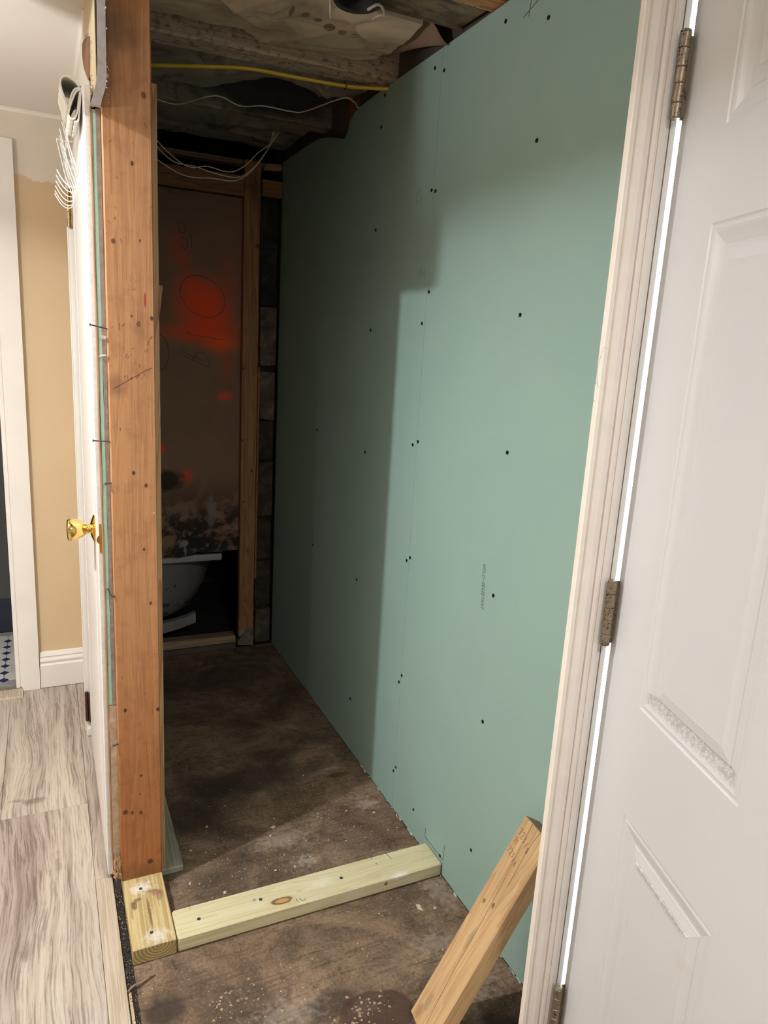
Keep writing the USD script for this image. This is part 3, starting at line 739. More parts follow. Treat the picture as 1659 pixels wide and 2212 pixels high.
for k in range(46):
    x, z = rr.uniform(.122, .2), rr.choice([rr.uniform(1.1, 1.68), rr.uniform(1.2, 1.32), rr.uniform(.1, 1.0)])
    l = rr.uniform(.003, .011); a = rr.uniform(.5, 2.4)
    dents.append(stroke([(x, 1.544, z), (x + l * .5 * math.cos(a), 1.544, z + l * .5 * math.sin(a)), (x + l * math.cos(a) * .9, 1.544, z + l * math.sin(a))], rr.uniform(.0008, .002), (0, -1, 0), .0003))
part(st, 'hammer_dents', cat(dents), plain('dark_dent_fibre', (.24, .10, .042), .8, .2, 60, 0), kind='stuff')  # short darker strokes drawn for the dents
st2 = thing('wall_stud', 'second paler stud close behind the bare reddish stud, only its right edge showing', 'stud', (.17, 1.603, .003))
part(st2, 'timber', rbox(.1285, .2205, 1.584, 1.622, .003, 1.768, .002), wood('pale_second_stud', (.52, .34, .18), (.30, .16, .07), 2))
part(st2, 'splinter', hull([(.2205, 1.584, 1.395), (.2275, 1.580, 1.392), (.2205, 1.583, 1.33), (.2205, 1.59, 1.33), (.223, 1.586, 1.36)]), wood('splinter_wood', (.42, .24, .12), (.28, .14, .06), 2))

# ---- nails sticking out of the stud's left side
NL = [((.085, 1.540, 1.306), (.1165, 1.546, 1.300), .0013), ((.084, 1.540, 1.080), (.1165, 1.546, 1.077), .0013), ((.1045, 1.541, .991), (.1165, 1.546, .992), .0014), ((.105, 1.540, .3965), (.1165, 1.546, .396), .0016)]
NLAB = ['long straight nail sticking left from the stud, topmost', 'long straight nail sticking left from the stud, just above the door knob level', 'short nail with dark head in the green board edge', 'pale screw standing out of the board edge low on the wall']
for (a, b, r), lb in zip(NL, NLAB):
    a, b = np.array(a), np.array(b)
    n = thing('nail', lb, 'nail', tuple(b), 'nails in the raw wall end')
    part(n, 'shank', tube([a, (a + b) / 2, b], r, 8), STEEL, 40)
    part(n, 'head', lathe([(0, 0), (.0028, 0), (.0028, .0012), (0, .0012)], a, a - b, 12), STEEL)
n = thing('nail', 'bent nail curling out of the green board edge below the knob', 'nail', (.115, 1.546, .744), 'nails in the raw wall end')
part(n, 'shank', tube(smoothpath([(.1035, 1.540, .764), (.1055, 1.540, .757), (.110, 1.541, .748), (.1165, 1.546, .743)], 5), .0014, 8), STEEL, 40)
part(n, 'head', lathe([(0, 0), (.003, 0), (.003, .0012), (0, .0012)], (.1035, 1.540, .764), (-.3, 0, 1), 12), STEEL)
for z, x, lb in ((1.284, .110, 'upper white plaster dab on the board edge left of the stud'), (1.248, .108, 'lower white plaster dab on the board edge left of the stud')):
    g = thing('plaster_dab', lb, 'plaster', (x, 1.545, z))
    part(g, 'plaster', hull(np.array([x, 1.543, z]) + np.random.default_rng(int(z * 1000)).normal(0, 1, (16, 3)) * (.0042, .0012, .003)), GYPSUM)

# ---- floor plates
def endgrain(name, cx_, cz_, wobble=1.):
    m = Mat()
    v = m.node('vector_math', 'vector', {'math_type': 'subtract', 'vector2': (cx_, 0, cz_)}, vector1=m.P)
    v = m.node('vector_math', 'vector', {'math_type': 'multiply', 'vector2': (.82, 0, 1.)}, vector1=v)
    d = m.node('vector_math', 'value', {'math_type': 'length'}, vector1=v)
    d = m.math('add', d, m.math('multiply', m.noise(55., 2), .0016))
    r = m.node('math', 'value', {'math_type': 'fraction'}, value1=m.math('multiply', d, 160.))
    col = m.ramp(r, [(0., (.46, .36, .16)), (.55, (.40, .30, .13)), (.85, (.16, .10, .04)), (1., (.40, .31, .14))])
    col = m.mix(m.band(m.noise(40., 4), .5, .7, 0., .3), col, (.22, .18, .09))
    return m.done(name, col, .75, r, .2, .0006)


DUSTW = (.72, .68, .62)
pspots = [((.153, 1.508, .038), (.034, .024, .02), DUSTW, .9, .85, 1.6, 110.), ((.168, 1.352, .038), (.036, .028, .02), DUSTW, .9, .7, 1.6, 110.), ((.186, 1.482, .038), (.018, .012, .02), (.26, .15, .09), .5, .8, .8, 70.), ((.176, 1.490, .038), (.016, .006, .02), (.22, .13, .075), .5, .7, .8, 70.),
          ((.134, 1.458, .038), (.009, .016, .02), (.13, .08, .045), .5, .85, .9, 80.), ((.143, 1.472, .038), (.012, .007, .02), (.16, .10, .055), .5, .8, .9, 80.), ((.163, 1.425, .038), (.0042, .065, .02), (.17, .10, .05), .5, .85, .6, 60.), ((.19, 1.47, .038), (.010, .020, .02), (.22, .10, .05), .5, .6, .7, 60.)]
PLATEM = wood('yellow_treated_pine', (.56, .445, .225), (.40, .295, .13), 1, (90., 5.), 1.3, pspots, .6, .4, 30.)
pl = thing('sole_plate', 'short yellow pine sole plate on the floor under the bare stud, sawdust on top', 'floor plate', (.162, 1.6, 0))
part(pl, 'timber', rbox(.1168, .2063, 1.3295, 2.62, .001, .038, .002), PLATEM)
part(pl, 'end_grain', extr([(.1190, .0025), (.2042, .0025), (.2055, .006), (.2055, .0335), (.2035, .0368), (.1195, .0368), (.1178, .034), (.1178, .005)], 1.3285, 1.3297, 'xz'), endgrain('ringed_end_grain', .170, .0345), label='front end grain with growth rings')
for (x, y) in ((.153, 1.505), (.159, 1.365)): part(pl, 'screw', screwhead((x, y, .038), (0, 0, 1), .0036), SCREWBLUE, 40)
cspots = [((.448, 1.353, .038), (.055, .019, .02), (.52, .43, .22), .8, .6, .4, 60.), ((.446, 1.352, .038), (.030, .0125, .02), (.13, .065, .025), .30, .95, .4, 90.), ((.446, 1.352, .038), (.022, .0085, .02), (.52, .31, .11), .45, .95, .5, 90.), ((.701, 1.385, .038), (.003, .003, .02), (.22, .16, .08), .4, .8), ((.703, 1.328, .024), (.006, .02, .006), (.12, .08, .04), .5, .9, .6, 120.),
          ((.55, 1.375, .038), (.06, .02, .02), (.80, .77, .70), .9, .4, .8, 50.), ((.74, 1.332, .034), (.03, .012, .008), (.85, .82, .76), .7, .75, .8, 90.), ((.62, 1.335, .02), (.05, .02, .02), (.76, .72, .6), .9, .35, .8, 60.), ((.388, 1.377, .038), (.006, .005, .02), (.20, .24, .22), .6, .8, .6, 150.), ((.494, 1.366, .038), (.012, .006, .02), (.38, .36, .26), .8, .5, .8, 90.)]
CROSSM = wood('pale_treated_pine', (.64, .585, .385), (.53, .465, .27), 0, (75., 3.), 1.2, cspots, .6, .24, 30.)
cr = thing('threshold_timber', 'pale treated two-by-four lying across the floor from the sole plate to the green wall', 'timber', (.53, 1.371, 0))
part(cr, 'timber', rbox(.2085, .8585, 1.3285, 1.4140, .001, .038, .004), CROSSM)
for (x, y) in ((.260, 1.366), (.402, 1.373), (.601, 1.370)): part(cr, 'screw', screwhead((x, y, .038), (0, 0, 1), .0038), SCREWBLUE, 40)
for q in ([(.245, 1.402, .038), (.248, 1.414, .038)], [(.745, 1.388, .038), (.738, 1.414, .038)], [(.697, 1.404, .038), (.698, 1.413, .038)], [(.478, 1.347, .038), (.480, 1.336, .038)], [(.486, 1.345, .038), (.490, 1.334, .038), (.500, 1.336, .038)]):
    part(cr, 'pencil_mark', stroke(q, .0011, (0, 0, 1)), PENCIL)

# ---- two-by-four offcut leaning on the green wall
D0 = np.array([.6028, 1.0028, .0196]); bu = np.array([.4984, -.0194, .8668]); bw = np.array([-.1156, -.9923, .0442]); bt = np.array([-.8592, .1222, .4968])
bu /= np.linalg.norm(bu); bw -= bu * (bu @ bw); bw /= np.linalg.norm(bw); bt = np.cross(bu, bw); bt = bt if bt[0] < 0 else -bt
BL, BW, BT = .4497, .089, .038
Bp = lambda a, b, c=0.: D0 + bu * a + bw * b + bt * c
ob = thing('leaning_offcut', 'honey-coloured two-by-four offcut leaning on the green wall beside the white casing, pencilled 72 3/8', 'timber', tuple(Bp(0, 0, -BT)))
frame = np.eye(4); frame[:3, 0], frame[:3, 1], frame[:3, 2], frame[:3, 3] = bu, bw, bt, D0
if np.linalg.det(frame[:3, :3]) < 0: pass
bx = rbox(0, BL, 0, BW, -BT, 0, .0025)
bv = np.array(bx.vertices); bm = hull(D0 + bv[:, :1] * bu + bv[:, 1:2] * bw + bv[:, 2:3] * bt)


def board_mat():
    m = Mat()
    # coordinates along the board's own length, width and thickness
    def dot(ax): return m.node('vector_math', 'value', {'math_type': 'dot_product', 'vector2': tuple(ax)}, vector1=m.node('vector_math', 'vector', {'math_type': 'subtract', 'vector2': tuple(D0)}, vector1=m.P))
    m.P = m.node('combine_xyz', 'vector', x=dot(bu), y=dot(bw), z=dot(bt))
    fine = m.noise(1., 6, .65, .3, m.map((5, 130, 130)))
    warp = m.noise(1., 3, .5, .7, m.map((1.6, 22, 22)))
    ring = m.node('math', 'value', {'math_type': 'fraction'}, value1=m.math('multiply', warp, 11.))
    ring = m.band(ring, .15, .95)
    col = m.ramp(m.noise(1., 4, .6, .5, m.map((3, 30, 30))), [(.3, (.50, .33, .165)), (.7, (.64, .455, .255))])
    col = m.mix(m.math('multiply', ring, .45), col, (.40, .215, .085))
    col = m.mix(m.band(fine, .5, .75, 0., .4), col, (.30, .16, .06))
    for c, r, k, a in (((.27, .021, 0), (.006, .005, .02), (.12, .07, .03), .8), ((.28, .048, 0), (.008, .005, .02), (.10, .055, .02), .85), ((.20, .040, 0), (.03, .008, .02), (.26, .19, .10), .5), ((.05, .03, 0), (.03, .012, .02), (.27, .19, .12), .5), ((.02, .02, 0), (.02, .01, .02), (.22, .11, .05), .5)):
        col = m.spot(col, c, r, k, .6, a, .7, 120.)
    endf = m.band(m.node('separate_xyz', 'x', vector=m.P), BL - .0015, BL - .0004)
    er = m.node('math', 'value', {'math_type': 'fraction'}, value1=m.math('multiply', m.math('add', m.node('separate_xyz', 'z', vector=m.P), m.math('multiply', m.node('separate_xyz', 'y', vector=m.P), .45)), 130.))
    col = m.mix(endf, col, m.ramp(er, [(0., (.28, .20, .12)), (.7, (.20, .135, .075)), (1., (.09, .055, .03))]))
    return m.done('honey_pine_offcut', col, .6, fine, .3, .001)


part(ob, 'timber', bm, board_mat())
crack = plain('dark_wood_crack', (.16, .085, .035), .8, .1, 40, 0)
for q in ([(.4485, .030), (.36, .036), (.25, .044), (.12, .047), (.02, .055)], [(.4485, .058), (.41, .053), (.33, .055)]):
    qq = smoothpath([Bp(a, b) for a, b in q], 8); part(ob, 'drying_crack', stroke(qq, .0008, bt, .0003), crack)
GL = {'7': [[(0, 1), (.62, 1), (.18, 0)]], '2': [[(.02, .78), (.2, 1), (.5, .95), (.55, .68), (.1, .02), (.62, .02)]], '1': [[(.2, 1), (.2, 0)]], '3': [[(.02, .95), (.4, 1), (.5, .75), (.22, .55), (.52, .35), (.4, .05), (.02, .03)]], '/': [[(0, -.15), (.6, 1.1)]], '8': [[(.3, .55), (.08, .8), (.3, 1), (.5, .8), (.3, .55), (.06, .25), (.3, 0), (.55, .25), (.3, .55)]]}
WRITE = plain('brown_pencil_writing', (.17, .105, .055), .7, .05, 20, 0)


def scribble(parent, text, a0, b0, h, adv, drop=0.):
    for k, ch_ in enumerate(text):
        if ch_ == ' ': continue
        for s in GL[ch_]:
            qq = smoothpath([Bp(a0 - drop * k + y * h, b0 + (k * adv + x * .8) * h) for x, y in s], 5)
            part(parent, 'pencil_figure', stroke(qq, .0009, bt, .0004), WRITE)


scribble(ob, '72', .4120, .0085, .0135, .80, .0010)
scribble(ob, '3/8', .4085, .0300, .0120, .80, .0050)
scribble(ob, '71', .3950, .0085, .0100, .75, .001)
scribble(ob, '72', .3720, .0050, .0120, .80, .0005)
scribble(ob, '3/8', .3715, .0235, .0095, .80, .0045)

# ---- grey board scrap on the closet floor behind the stud
sb = thing('board_scrap', 'greyish weathered board scrap lying on the floor right behind the bare stud', 'board', (.235, 1.9, 0))
part(sb, 'board', rbox(.209, .2615, 1.572, 2.35, .003, .020, .0015), wood('weathered_grey_board', (.34, .33, .27), (.20, .19, .15), 1, (60., 4.)))

# ---- debris
CHIP = plain('pale_chips', (.54, .45, .34), .9, .3, 60, .2)
ch_ = []
rr = np.random.default_rng(11)
def chip(c, s, fl=.5): return hull(np.array(c) + np.clip(rr.normal(0, 1, (14, 3)), -1.3, 1.3) * (s, s, s * fl) * .8)
for k in range(700):
    x, y = rr.uniform(.24, .84), rr.uniform(.92, 2.0) if k % 3 else rr.uniform(1.43, 1.72)
    if 1.31 < y < 1.42: continue
    if y < 1.1 and x > .58: continue
    s = rr.choice([.0006, .0010, .0018, .0034], p=[.55, .32, .105, .025])
    ch_.append(chip((x, y, s * .6), s))
peb = []
for k in range(95):
    x, y = (rr.normal(.535, .035), rr.normal(1.055, .018)) if k < 55 else (rr.normal(.30, .04), rr.normal(1.165, .025))
    if .24 < x < .585 and .95 < y < 1.3: peb.append(chip((x, y, .0004), rr.uniform(.0012, .0034), .35))
db = thing('floor_debris', 'scattered pale plaster chips and crumbs on the dark closet floor', 'debris', (.5, 1.4, 0), kind='stuff')
part(db, 'crumbs', cat(ch_), CHIP, kind='stuff')
part(db, 'pebbles', cat(peb), plain('embedded_brown_pebbles', (.34, .24, .155), .85, .35, 70, .3), kind='stuff')
for (x, y, s, lb) in ((.788, 1.235, .0050, 'largest white plaster chip on the floor in front of the threshold timber'), (.755, 1.252, .0036, 'slim pale sliver left of the largest plaster chip'), (.515, 1.655, .0045, 'whitish curl of plaster on the floor in the closet middle')):
    g = thing('plaster_chip', lb, 'plaster chip', (x, y, 0), 'plaster chips')
    part(g, 'chip', hull(np.array([x, y, s * .7]) + rr.normal(0, 1, (14, 3)) * (s, s * (.5 if 'slim' not in lb else 1.5), s * .4)), CHIP)
dd, sawd, sgap = [], [], []
for k in range(900):
    c = (rr.uniform(.1005, .116), rr.uniform(1.18, 1.56), rr.uniform(.001, .006))
    (sgap if k % 4 == 0 else dd).append(chip(c, rr.uniform(.0004, .0009) if k % 4 == 0 else rr.uniform(.0010, .0024)))
for k in range(260):
    c = (rr.uniform(.122, .202), rr.uniform(1.34, 1.535), .0391); sawd.append(chip(c, rr.uniform(.0003, .0006)))
g = thing('gap_dirt', 'dark dirt packed in the gap between laminate strip and sole plate', 'dirt', (.108, 1.4, 0), kind='stuff')
part(g, 'dirt', cat(dd + [rbox(.0990, .1165, 1.16, 1.60, .0003, .003, .0005)]), plain('black_dirt', (.03, .023, .02), .95, .4, 120, .5), kind='stuff')
part(g, 'sawdust_specks', cat(sgap), plain('gap_sawdust', (.70, .62, .46), .9, .2, 60, 0), kind='stuff')
g = thing('sawdust', 'bright sawdust specks strewn over the top of the sole plate', 'sawdust', (.15, 1.45, .038), kind='stuff')
part(g, 'specks', cat(sawd), plain('sawdust_specks', (.80, .72, .52), .8, .1, 60, 0), kind='stuff')
g = thing('tack_strip', 'broken pale wood strip lying along the laminate edge at the bottom', 'wood strip', (.107, 1.22, 0))
part(g, 'strip', hull([(.1000, .9, .001), (.1125, .9, .001), (.1000, 1.262, .001), (.107, 1.268, .001), (.1015, .9, .007), (.111, .9, .007), (.1015, 1.258, .007), (.106, 1.262, .006)]), wood('dirty_pale_strip', (.55, .42, .26), (.34, .24, .14), 1))
g = thing('root_scrap', 'thin twisted brown fibre scrap on the floor near the laminate edge', 'scrap', (.13, 1.27, 0))
part(g, 'fibre', tube(smoothpath([(.1005, 1.262, .008), (.112, 1.272, .008), (.126, 1.276, .006), (.143, 1.285, .005), (.155, 1.291, .003)], 6), .0026, 8), wood('brown_fibre', (.30, .21, .14), (.16, .10, .06), 0), 40)
g = thing('bark_sliver', 'short dark sliver on the floor in front of the end grain', 'splinter', (.195, 1.305, 0))
part(g, 'sliver', hull([(.191, 1.313, .001), (.195, 1.314, .001), (.196, 1.287, .001), (.1995, 1.289, .001), (.193, 1.313, .007), (.198, 1.288, .004)]), plain('dark_bark', (.10, .075, .06), .9, .2, 60, .3))

# ---- shims behind the casing
for (q, lb) in (([(.7015, .790, .295), (.7065, .798, .300), (.7045, .790, .05), (.7095, .798, .05)], 'rough pale wood shim behind the casing near the floor'), ([(.7025, .790, .42), (.7070, .798, .42), (.6975, .790, .335), (.7070, .798, .335)], 'torn white paint flap on the casing edge beside the leaning offcut')):
    g = thing('shim', lb, 'shim', q[2])
    a = np.array(q); part(g, 'sliver', hull(np.vstack([a, a + (.004, .001, 0)])), wood('shim_pine_' + ('a' if 'wood' in lb else 'b'), (.70, .60, .40), (.45, .34, .18), 2))
g = thing('paint_thread', 'loose curled thread hanging from the casing edge', 'thread', (.6985, .786, 1.3))
TH_ = lambda pts: smoothpath(pts, 6)
part(g, 'strand', tube(TH_([(.6985, .786, 1.312), (.693, .785, 1.300), (.6895, .785, 1.280), (.692, .785, 1.262), (.6965, .786, 1.256)]), .0003, 5), plain('grey_thread', (.42, .42, .38), .7, .05, 30, 0))
part(g, 'strand', tube(TH_([(.6965, .786, 1.256), (.6905, .785, 1.262), (.687, .785, 1.252), (.689, .785, 1.240), (.694, .786, 1.236)]), .0003, 5), UsdShade.Material.Get(stage, '/World/Looks/grey_thread'))

# ---- back of the closet: YP is the panel plane
YP = 2.885
SCL = 1.0126


def back_panel_mat():
    m = Mat()
    col = m.ramp(m.noise(4., 4, .6), [(.3, (.225, .132, .084)), (.7, (.27, .16, .104))])
    red, redd = (.98, .085, .018), (.80, .055, .030)
    for c, r, a, k in (((.555, YP, 1.43), (.150, 1, .140), .9, red), ((.58, YP, 1.42), (.12, 1, .12), .8, red), ((.52, YP, 1.50), (.085, 1, .045), .5, red), ((.56, YP, 1.315), (.22, 1, .065), .95, red), ((.63, YP, 1.285), (.10, 1, .065), .95, (1., .13, .02)), ((.60, YP, 1.36), (.14, 1, .09), .85, red),
                       ((.47, YP, 1.615), (.06, 1, .10), .38, redd), ((.50, YP, 1.56), (.035, 1, .09), .35, redd), ((.66, YP, 1.52), (.07, 1, .18), .22, redd), ((.66, YP, 1.20), (.05, 1, .10), .3, redd), ((.65, YP, 1.078), (.050, 1, .030), .75, red), ((.50, YP, .755), (.038, 1, .045), .65, red), ((.405, YP, .868), (.022, 1, .035), .9, red)):
        col = m.spot(col, c, r, k, 1., a, .25, 12.)
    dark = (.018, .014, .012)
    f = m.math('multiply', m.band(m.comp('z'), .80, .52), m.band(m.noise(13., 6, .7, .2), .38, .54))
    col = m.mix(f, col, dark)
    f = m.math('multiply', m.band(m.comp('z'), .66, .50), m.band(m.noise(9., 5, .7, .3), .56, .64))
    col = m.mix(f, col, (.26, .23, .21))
    col = m.spot(col, (.43, YP, .74), (.07, 1, .055), dark, .5, .9, .8, 30.)
    col = m.spot(col, (.60, YP, .60), (.025, 1, .09), (.22, .20, .19), .6, .7, .8, 30.)
    col = m.spot(col, (.46, YP, 1.85), (.09, 1, .05), (.03, .03, .03), .8, .7, 1., 30.)
    return m.done('brown_board_back_with_orange_spray', col, .85, m.noise(60., 4), .15, .001)


bp = thing('spray_marked_board', 'brown board on the closet back wall with an orange spray-paint mark and pencil scrawls', 'board', (.5, YP, .42))
lower = [(.19, .425), (.30, .42), (.36, .428), (.40, .419), (.43, .424), (.47, .418), (.52, .428), (.545, .438), (.565, .430), (.60, .434), (.64, .431), (.68, .436), (.727, .434)]
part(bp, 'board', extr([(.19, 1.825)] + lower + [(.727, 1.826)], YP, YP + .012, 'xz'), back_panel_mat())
PB = lambda q: [(x, YP, z) for x, z in q]
for q in ([(.48, 1.466), (.483, 1.492), (.507, 1.520), (.542, 1.528), (.578, 1.521), (.614, 1.504), (.639, 1.474), (.647, 1.442), (.640, 1.408), (.615, 1.386), (.578, 1.377), (.536, 1.389), (.503, 1.413), (.483, 1.443), (.476, 1.466), (.48, 1.48)],
          [(.468, 1.707), (.481, 1.712), (.496, 1.707), (.500, 1.692), (.494, 1.676), (.482, 1.674), (.474, 1.682), (.470, 1.696)], [(.475, 1.653), (.487, 1.659), (.501, 1.653), (.507, 1.640), (.503, 1.625), (.491, 1.620), (.481, 1.629)], [(.516, 1.677), (.520, 1.650), (.522, 1.624)],
          [(.476, 1.235), (.524, 1.215), (.587, 1.190), (.582, 1.218), (.570, 1.238), (.554, 1.245), (.539, 1.237), (.524, 1.215)], [(.476, 1.249), (.518, 1.230), (.567, 1.212)], [(.482, 1.273), (.485, 1.261), (.494, 1.247)],
          [(.398, 1.303), (.414, 1.294), (.429, 1.270), (.434, 1.235), (.430, 1.204), (.419, 1.180), (.400, 1.167)], [(.500, 1.315), (.554, 1.305), (.640, 1.295)]):
    part(bp, 'pencil_scrawl', stroke(smoothpath(PB(q), 4), .0022, (0, -1, 0), .0006), PENCIL)
REDFIR = lambda name, axis, seed=0.: wood(name, (.30, .14, .062), (.17, .07, .03), axis, (90., 5.), seed=seed)
g = thing('top_plate', 'reddish timber plate across the top of the back panel', 'timber', (.46, YP, 1.85))
part(g, 'timber', rbox(.19, .715, YP - .025, YP + .012, 1.829, 1.900, .002), REDFIR('reddish_top_plate', 0, 1.3))
kn_ = [((.765, 2.85, 1.655), (.016, .05, .012), (.06, .025, .012), .8, .8, .5, 80.), ((.7155, 2.85, 1.19), (.005, .05, .006), NAIL, .5, .9), ((.7155, 2.85, .905), (.005, .05, .006), NAIL, .5, .9), ((.756, 2.85, .778), (.008, .05, .009), (.07, .03, .015), .7, .9), ((.722, 2.85, .65), (.004, .05, .005), NAIL, .5, .9), ((.74, 2.85, .07), (.05, .05, .02), (.28, .24, .19), .6, .8, .8, 50.), ((.75, 2.85, 1.87), (.06, .05, .07), (.10, .05, .03), .8, .6, .8, 40.)]
g = thing('back_stud', 'brown upright stud standing in front of the back panel near the green wall', 'stud', (.741, 2.868, .02))
part(g, 'timber', rbox(.7105, .7735, 2.8500, 2.8830, .055, 1.957, .002), wood('brown_back_stud', (.36, .185, .068), (.20, .09, .034), 2, (90., 5.), 1., kn_))
part(g, 'side_strip', rbox(.7775, .786, 2.86, 2.872, .31, 1.2, .001), UsdShade.Material.Get(stage, '/World/Looks/reddish_top_plate'))
part(g, 'mortar_foot', hull([(.705, 2.843, .02), (.772, 2.843, .012), (.775, 2.848, .085), (.752, 2.846, .098), (.725, 2.845, .06), (.712, 2.843, .045), (.74, 2.842, .085), (.765, 2.843, .092), (.705, 2.90, .02), (.775, 2.90, .08), (.772, 2.90, .012)]), plain('crumbled_mortar', (.17, .145, .115), .9, .4, 60, .8), label='lump of pale mortar at the stud foot')
g = thing('nailing_block', 'short orange-brown block between the back stud and the green wall, at the top', 'timber', (.82, 2.85, 1.84))
part(g, 'timber', rbox(.7790, .8565, 2.846, 2.866, 1.838, 1.897, .002), REDFIR('orange_block', 0, 2.6))
g = thing('wood_sliver', 'pale broken wood piece above the nailing block', 'timber', (.80, 2.87, 1.93))
part(g, 'timber', hull([(.785, 2.866, 1.932), (.855, 2.866, 1.940), (.855, 2.866, 1.962), (.80, 2.866, 1.958), (.785, 2.88, 1.932), (.855, 2.88, 1.940), (.855, 2.88, 1.962), (.80, 2.88, 1.958)]), wood('pale_broken', (.40, .28, .16), (.24, .15, .07), 0))
# masonry column right of the stud, block by block
bk = thing('block_pier', 'narrow strip of old masonry between the back stud and the green wall', 'masonry', (.83, 2.92, 0))
BLK = [(1.440, 1.835, (.055, .052, .048), 2.905), (1.205, 1.430, (.235, .185, .130), 2.892), (.985, 1.175, (.225, .180, .130), 2.893), (.820, .975, (.080, .068, .054), 2.905), (.575, .808, (.105, .088, .068), 2.895), (.380, .556, (.090, .075, .058), 2.908), (.165, .372, (.080, .068, .054), 2.903), (.002, .155, (.165, .132, .096), 2.890)]
for k, (z0, z1, c, y0) in enumerate(BLK):
    r2 = np.random.default_rng(40 + k)
    pts = []
    for z in np.linspace(z0, z1, 5):
        pts += [(.790 + r2.uniform(0, .010), y0 + r2.uniform(0, .006), z + r2.uniform(-.004, .004)), (.8585, y0 + r2.uniform(0, .006), z + r2.uniform(-.004, .004)), (.787, 2.96, z), (.8585, 2.96, z)]
    mt = Mat(); n_ = mt.noise(18., 6, .7, .5)
    cc = mt.ramp(n_, [(.35, tuple(x * .25 for x in c)), (.55, tuple(x * .6 for x in c)), (.72, tuple(min(1, x * 1.1) for x in c))])
    part(bk, 'block', hull(pts), mt.done(f'masonry_{"abcdefgh"[k]}', cc, .92, mt.noise(70., 5), .6, .004))
part(bk, 'mortar', rbox(.783, .8595, 2.925, 2.97, .0, 1.9, .001), plain('dark_mortar', (.035, .03, .025), .95, .3, 40, .4))

# ---- tub seen under the panel
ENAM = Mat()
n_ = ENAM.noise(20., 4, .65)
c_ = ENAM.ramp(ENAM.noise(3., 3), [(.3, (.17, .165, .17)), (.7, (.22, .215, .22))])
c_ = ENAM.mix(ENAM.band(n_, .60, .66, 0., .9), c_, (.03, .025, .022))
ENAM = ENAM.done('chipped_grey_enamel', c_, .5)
tb = thing('bathtub', 'old pale bathtub end seen beneath the torn back panel, rounded and chipped', 'bathtub', (.40, 3.3, 0))
cx_, cy_ = .40, 3.32
prof = [(1.0, .395), (1.0, .375), (.975, .34), (.935, .285), (.875, .23), (.78, .175), (.66, .132), (.50, .105), (.28, .090), (.001, .084)]
ang = np.linspace(0, 2 * np.pi, 65)[:-1]
v = np.array([[(cx_ + .29 * r * math.cos(a), cy_ + .36 * r ** .3 * math.sin(a), z) for a in ang] for r, z in prof]).reshape(-1, 3); f = []
for i in range(len(prof) - 1):
    for j in range(64):
        k = (j + 1) % 64; f += [(i * 64 + j, i * 64 + k, i * 64 + 64 + k), (i * 64 + j, i * 64 + 64 + k, i * 64 + 64 + j)]
tm = trimesh.Trimesh(v, f, process=False); tm.invert()
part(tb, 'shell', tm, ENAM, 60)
rim_o, rim_i = [(.472, .373), (.478, .385), (.474, .404), (.460, .408), (.440, .404)], None
rv = np.array([[(cx_ + (r - .165) * math.cos(a), cy_ + (r - .10) * math.sin(a), z) for a in ang] for r, z in rim_o]).reshape(-1, 3); f = []
for i in range(len(rim_o) - 1):
    for j in range(64):
        k = (j + 1) % 64; f += [(i * 64 + j, i * 64 + k, i * 64 + 64 + k), (i * 64 + j, i * 64 + 64 + k, i * 64 + 64 + j)]
rm = trimesh.Trimesh(rv, f, process=False)
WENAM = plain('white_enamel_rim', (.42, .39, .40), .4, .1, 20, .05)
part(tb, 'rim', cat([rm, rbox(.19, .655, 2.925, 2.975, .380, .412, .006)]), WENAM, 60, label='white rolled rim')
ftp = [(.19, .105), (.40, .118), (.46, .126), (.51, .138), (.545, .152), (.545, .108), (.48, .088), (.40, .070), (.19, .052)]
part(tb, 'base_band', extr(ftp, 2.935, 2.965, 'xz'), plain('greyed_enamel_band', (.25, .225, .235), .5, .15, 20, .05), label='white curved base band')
vd = thing('dark_cavity', 'near-black panels standing in for the unlit cavity behind the closet back wall', 'wall', kind='structure')
part(vd, 'cavity', cat([rbox(.19, .87, 3.75, 3.77, 0, 2.16), rbox(.19, .97, 2.872, 3.75, -.02, -.002), rbox(.862, .872, 2.975, 3.75, 0, 2.16), rbox(.205, .86, 2.98, 3.7, .435, .45)]), plain('shade_black', (.02, .018, .016), .95, .2, 10, 0))  # near-black colour stands in for the lack of light behind the wall
g = thing('floor_sill', 'rough pale wood strip lying along the floor in front of the tub', 'timber', (.5, 2.86, 0))
zz_ = np.linspace(.20, .695, 14); r2 = np.random.default_rng(3)
part(g, 'timber', hull([(x, 2.835 + r2.uniform(0, .006), .040 + r2.uniform(-.004, .002)) for x in zz_] + [(x, 2.84 + r2.uniform(0, .006), .066 + r2.uniform(-.004, .006)) for x in zz_] + [(x, 2.90, z) for x in (.20, .695) for z in (.036, .066)]), wood('rough_sill', (.36, .25, .15), (.18, .11, .06), 0, (60., 6.)))
part(g, 'underlay', rbox(.20, .70, 2.856, 2.90, .001, .036, .002), DARKDECK)

# ================================================================== the open ceiling
JZ = 1.98


def joist(name, label, y0l, y1l, y0r, y1r, mat_, x0=.21, x1=1.0, z0=JZ, z1=2.168, group='ceiling joists of the closet'):
    g = thing(name, label, 'joist', ((x0 + x1) / 2, (y0l + y1r) / 2, z0), group)
    b = .004
    pts = [(x0, y0l + b, z0), (x0, y1l - b, z0), (x1, y0r + b, z0), (x1, y1r - b, z0), (x0, y0l, z0 + b), (x0, y1l, z0 + b), (x1, y0r, z0 + b), (x1, y1r, z0 + b), (x0, y0l, z1), (x0, y1l, z1), (x1, y0r, z1), (x1, y1r, z1)]
    part(g, 'timber', hull(pts), mat_)
    return g


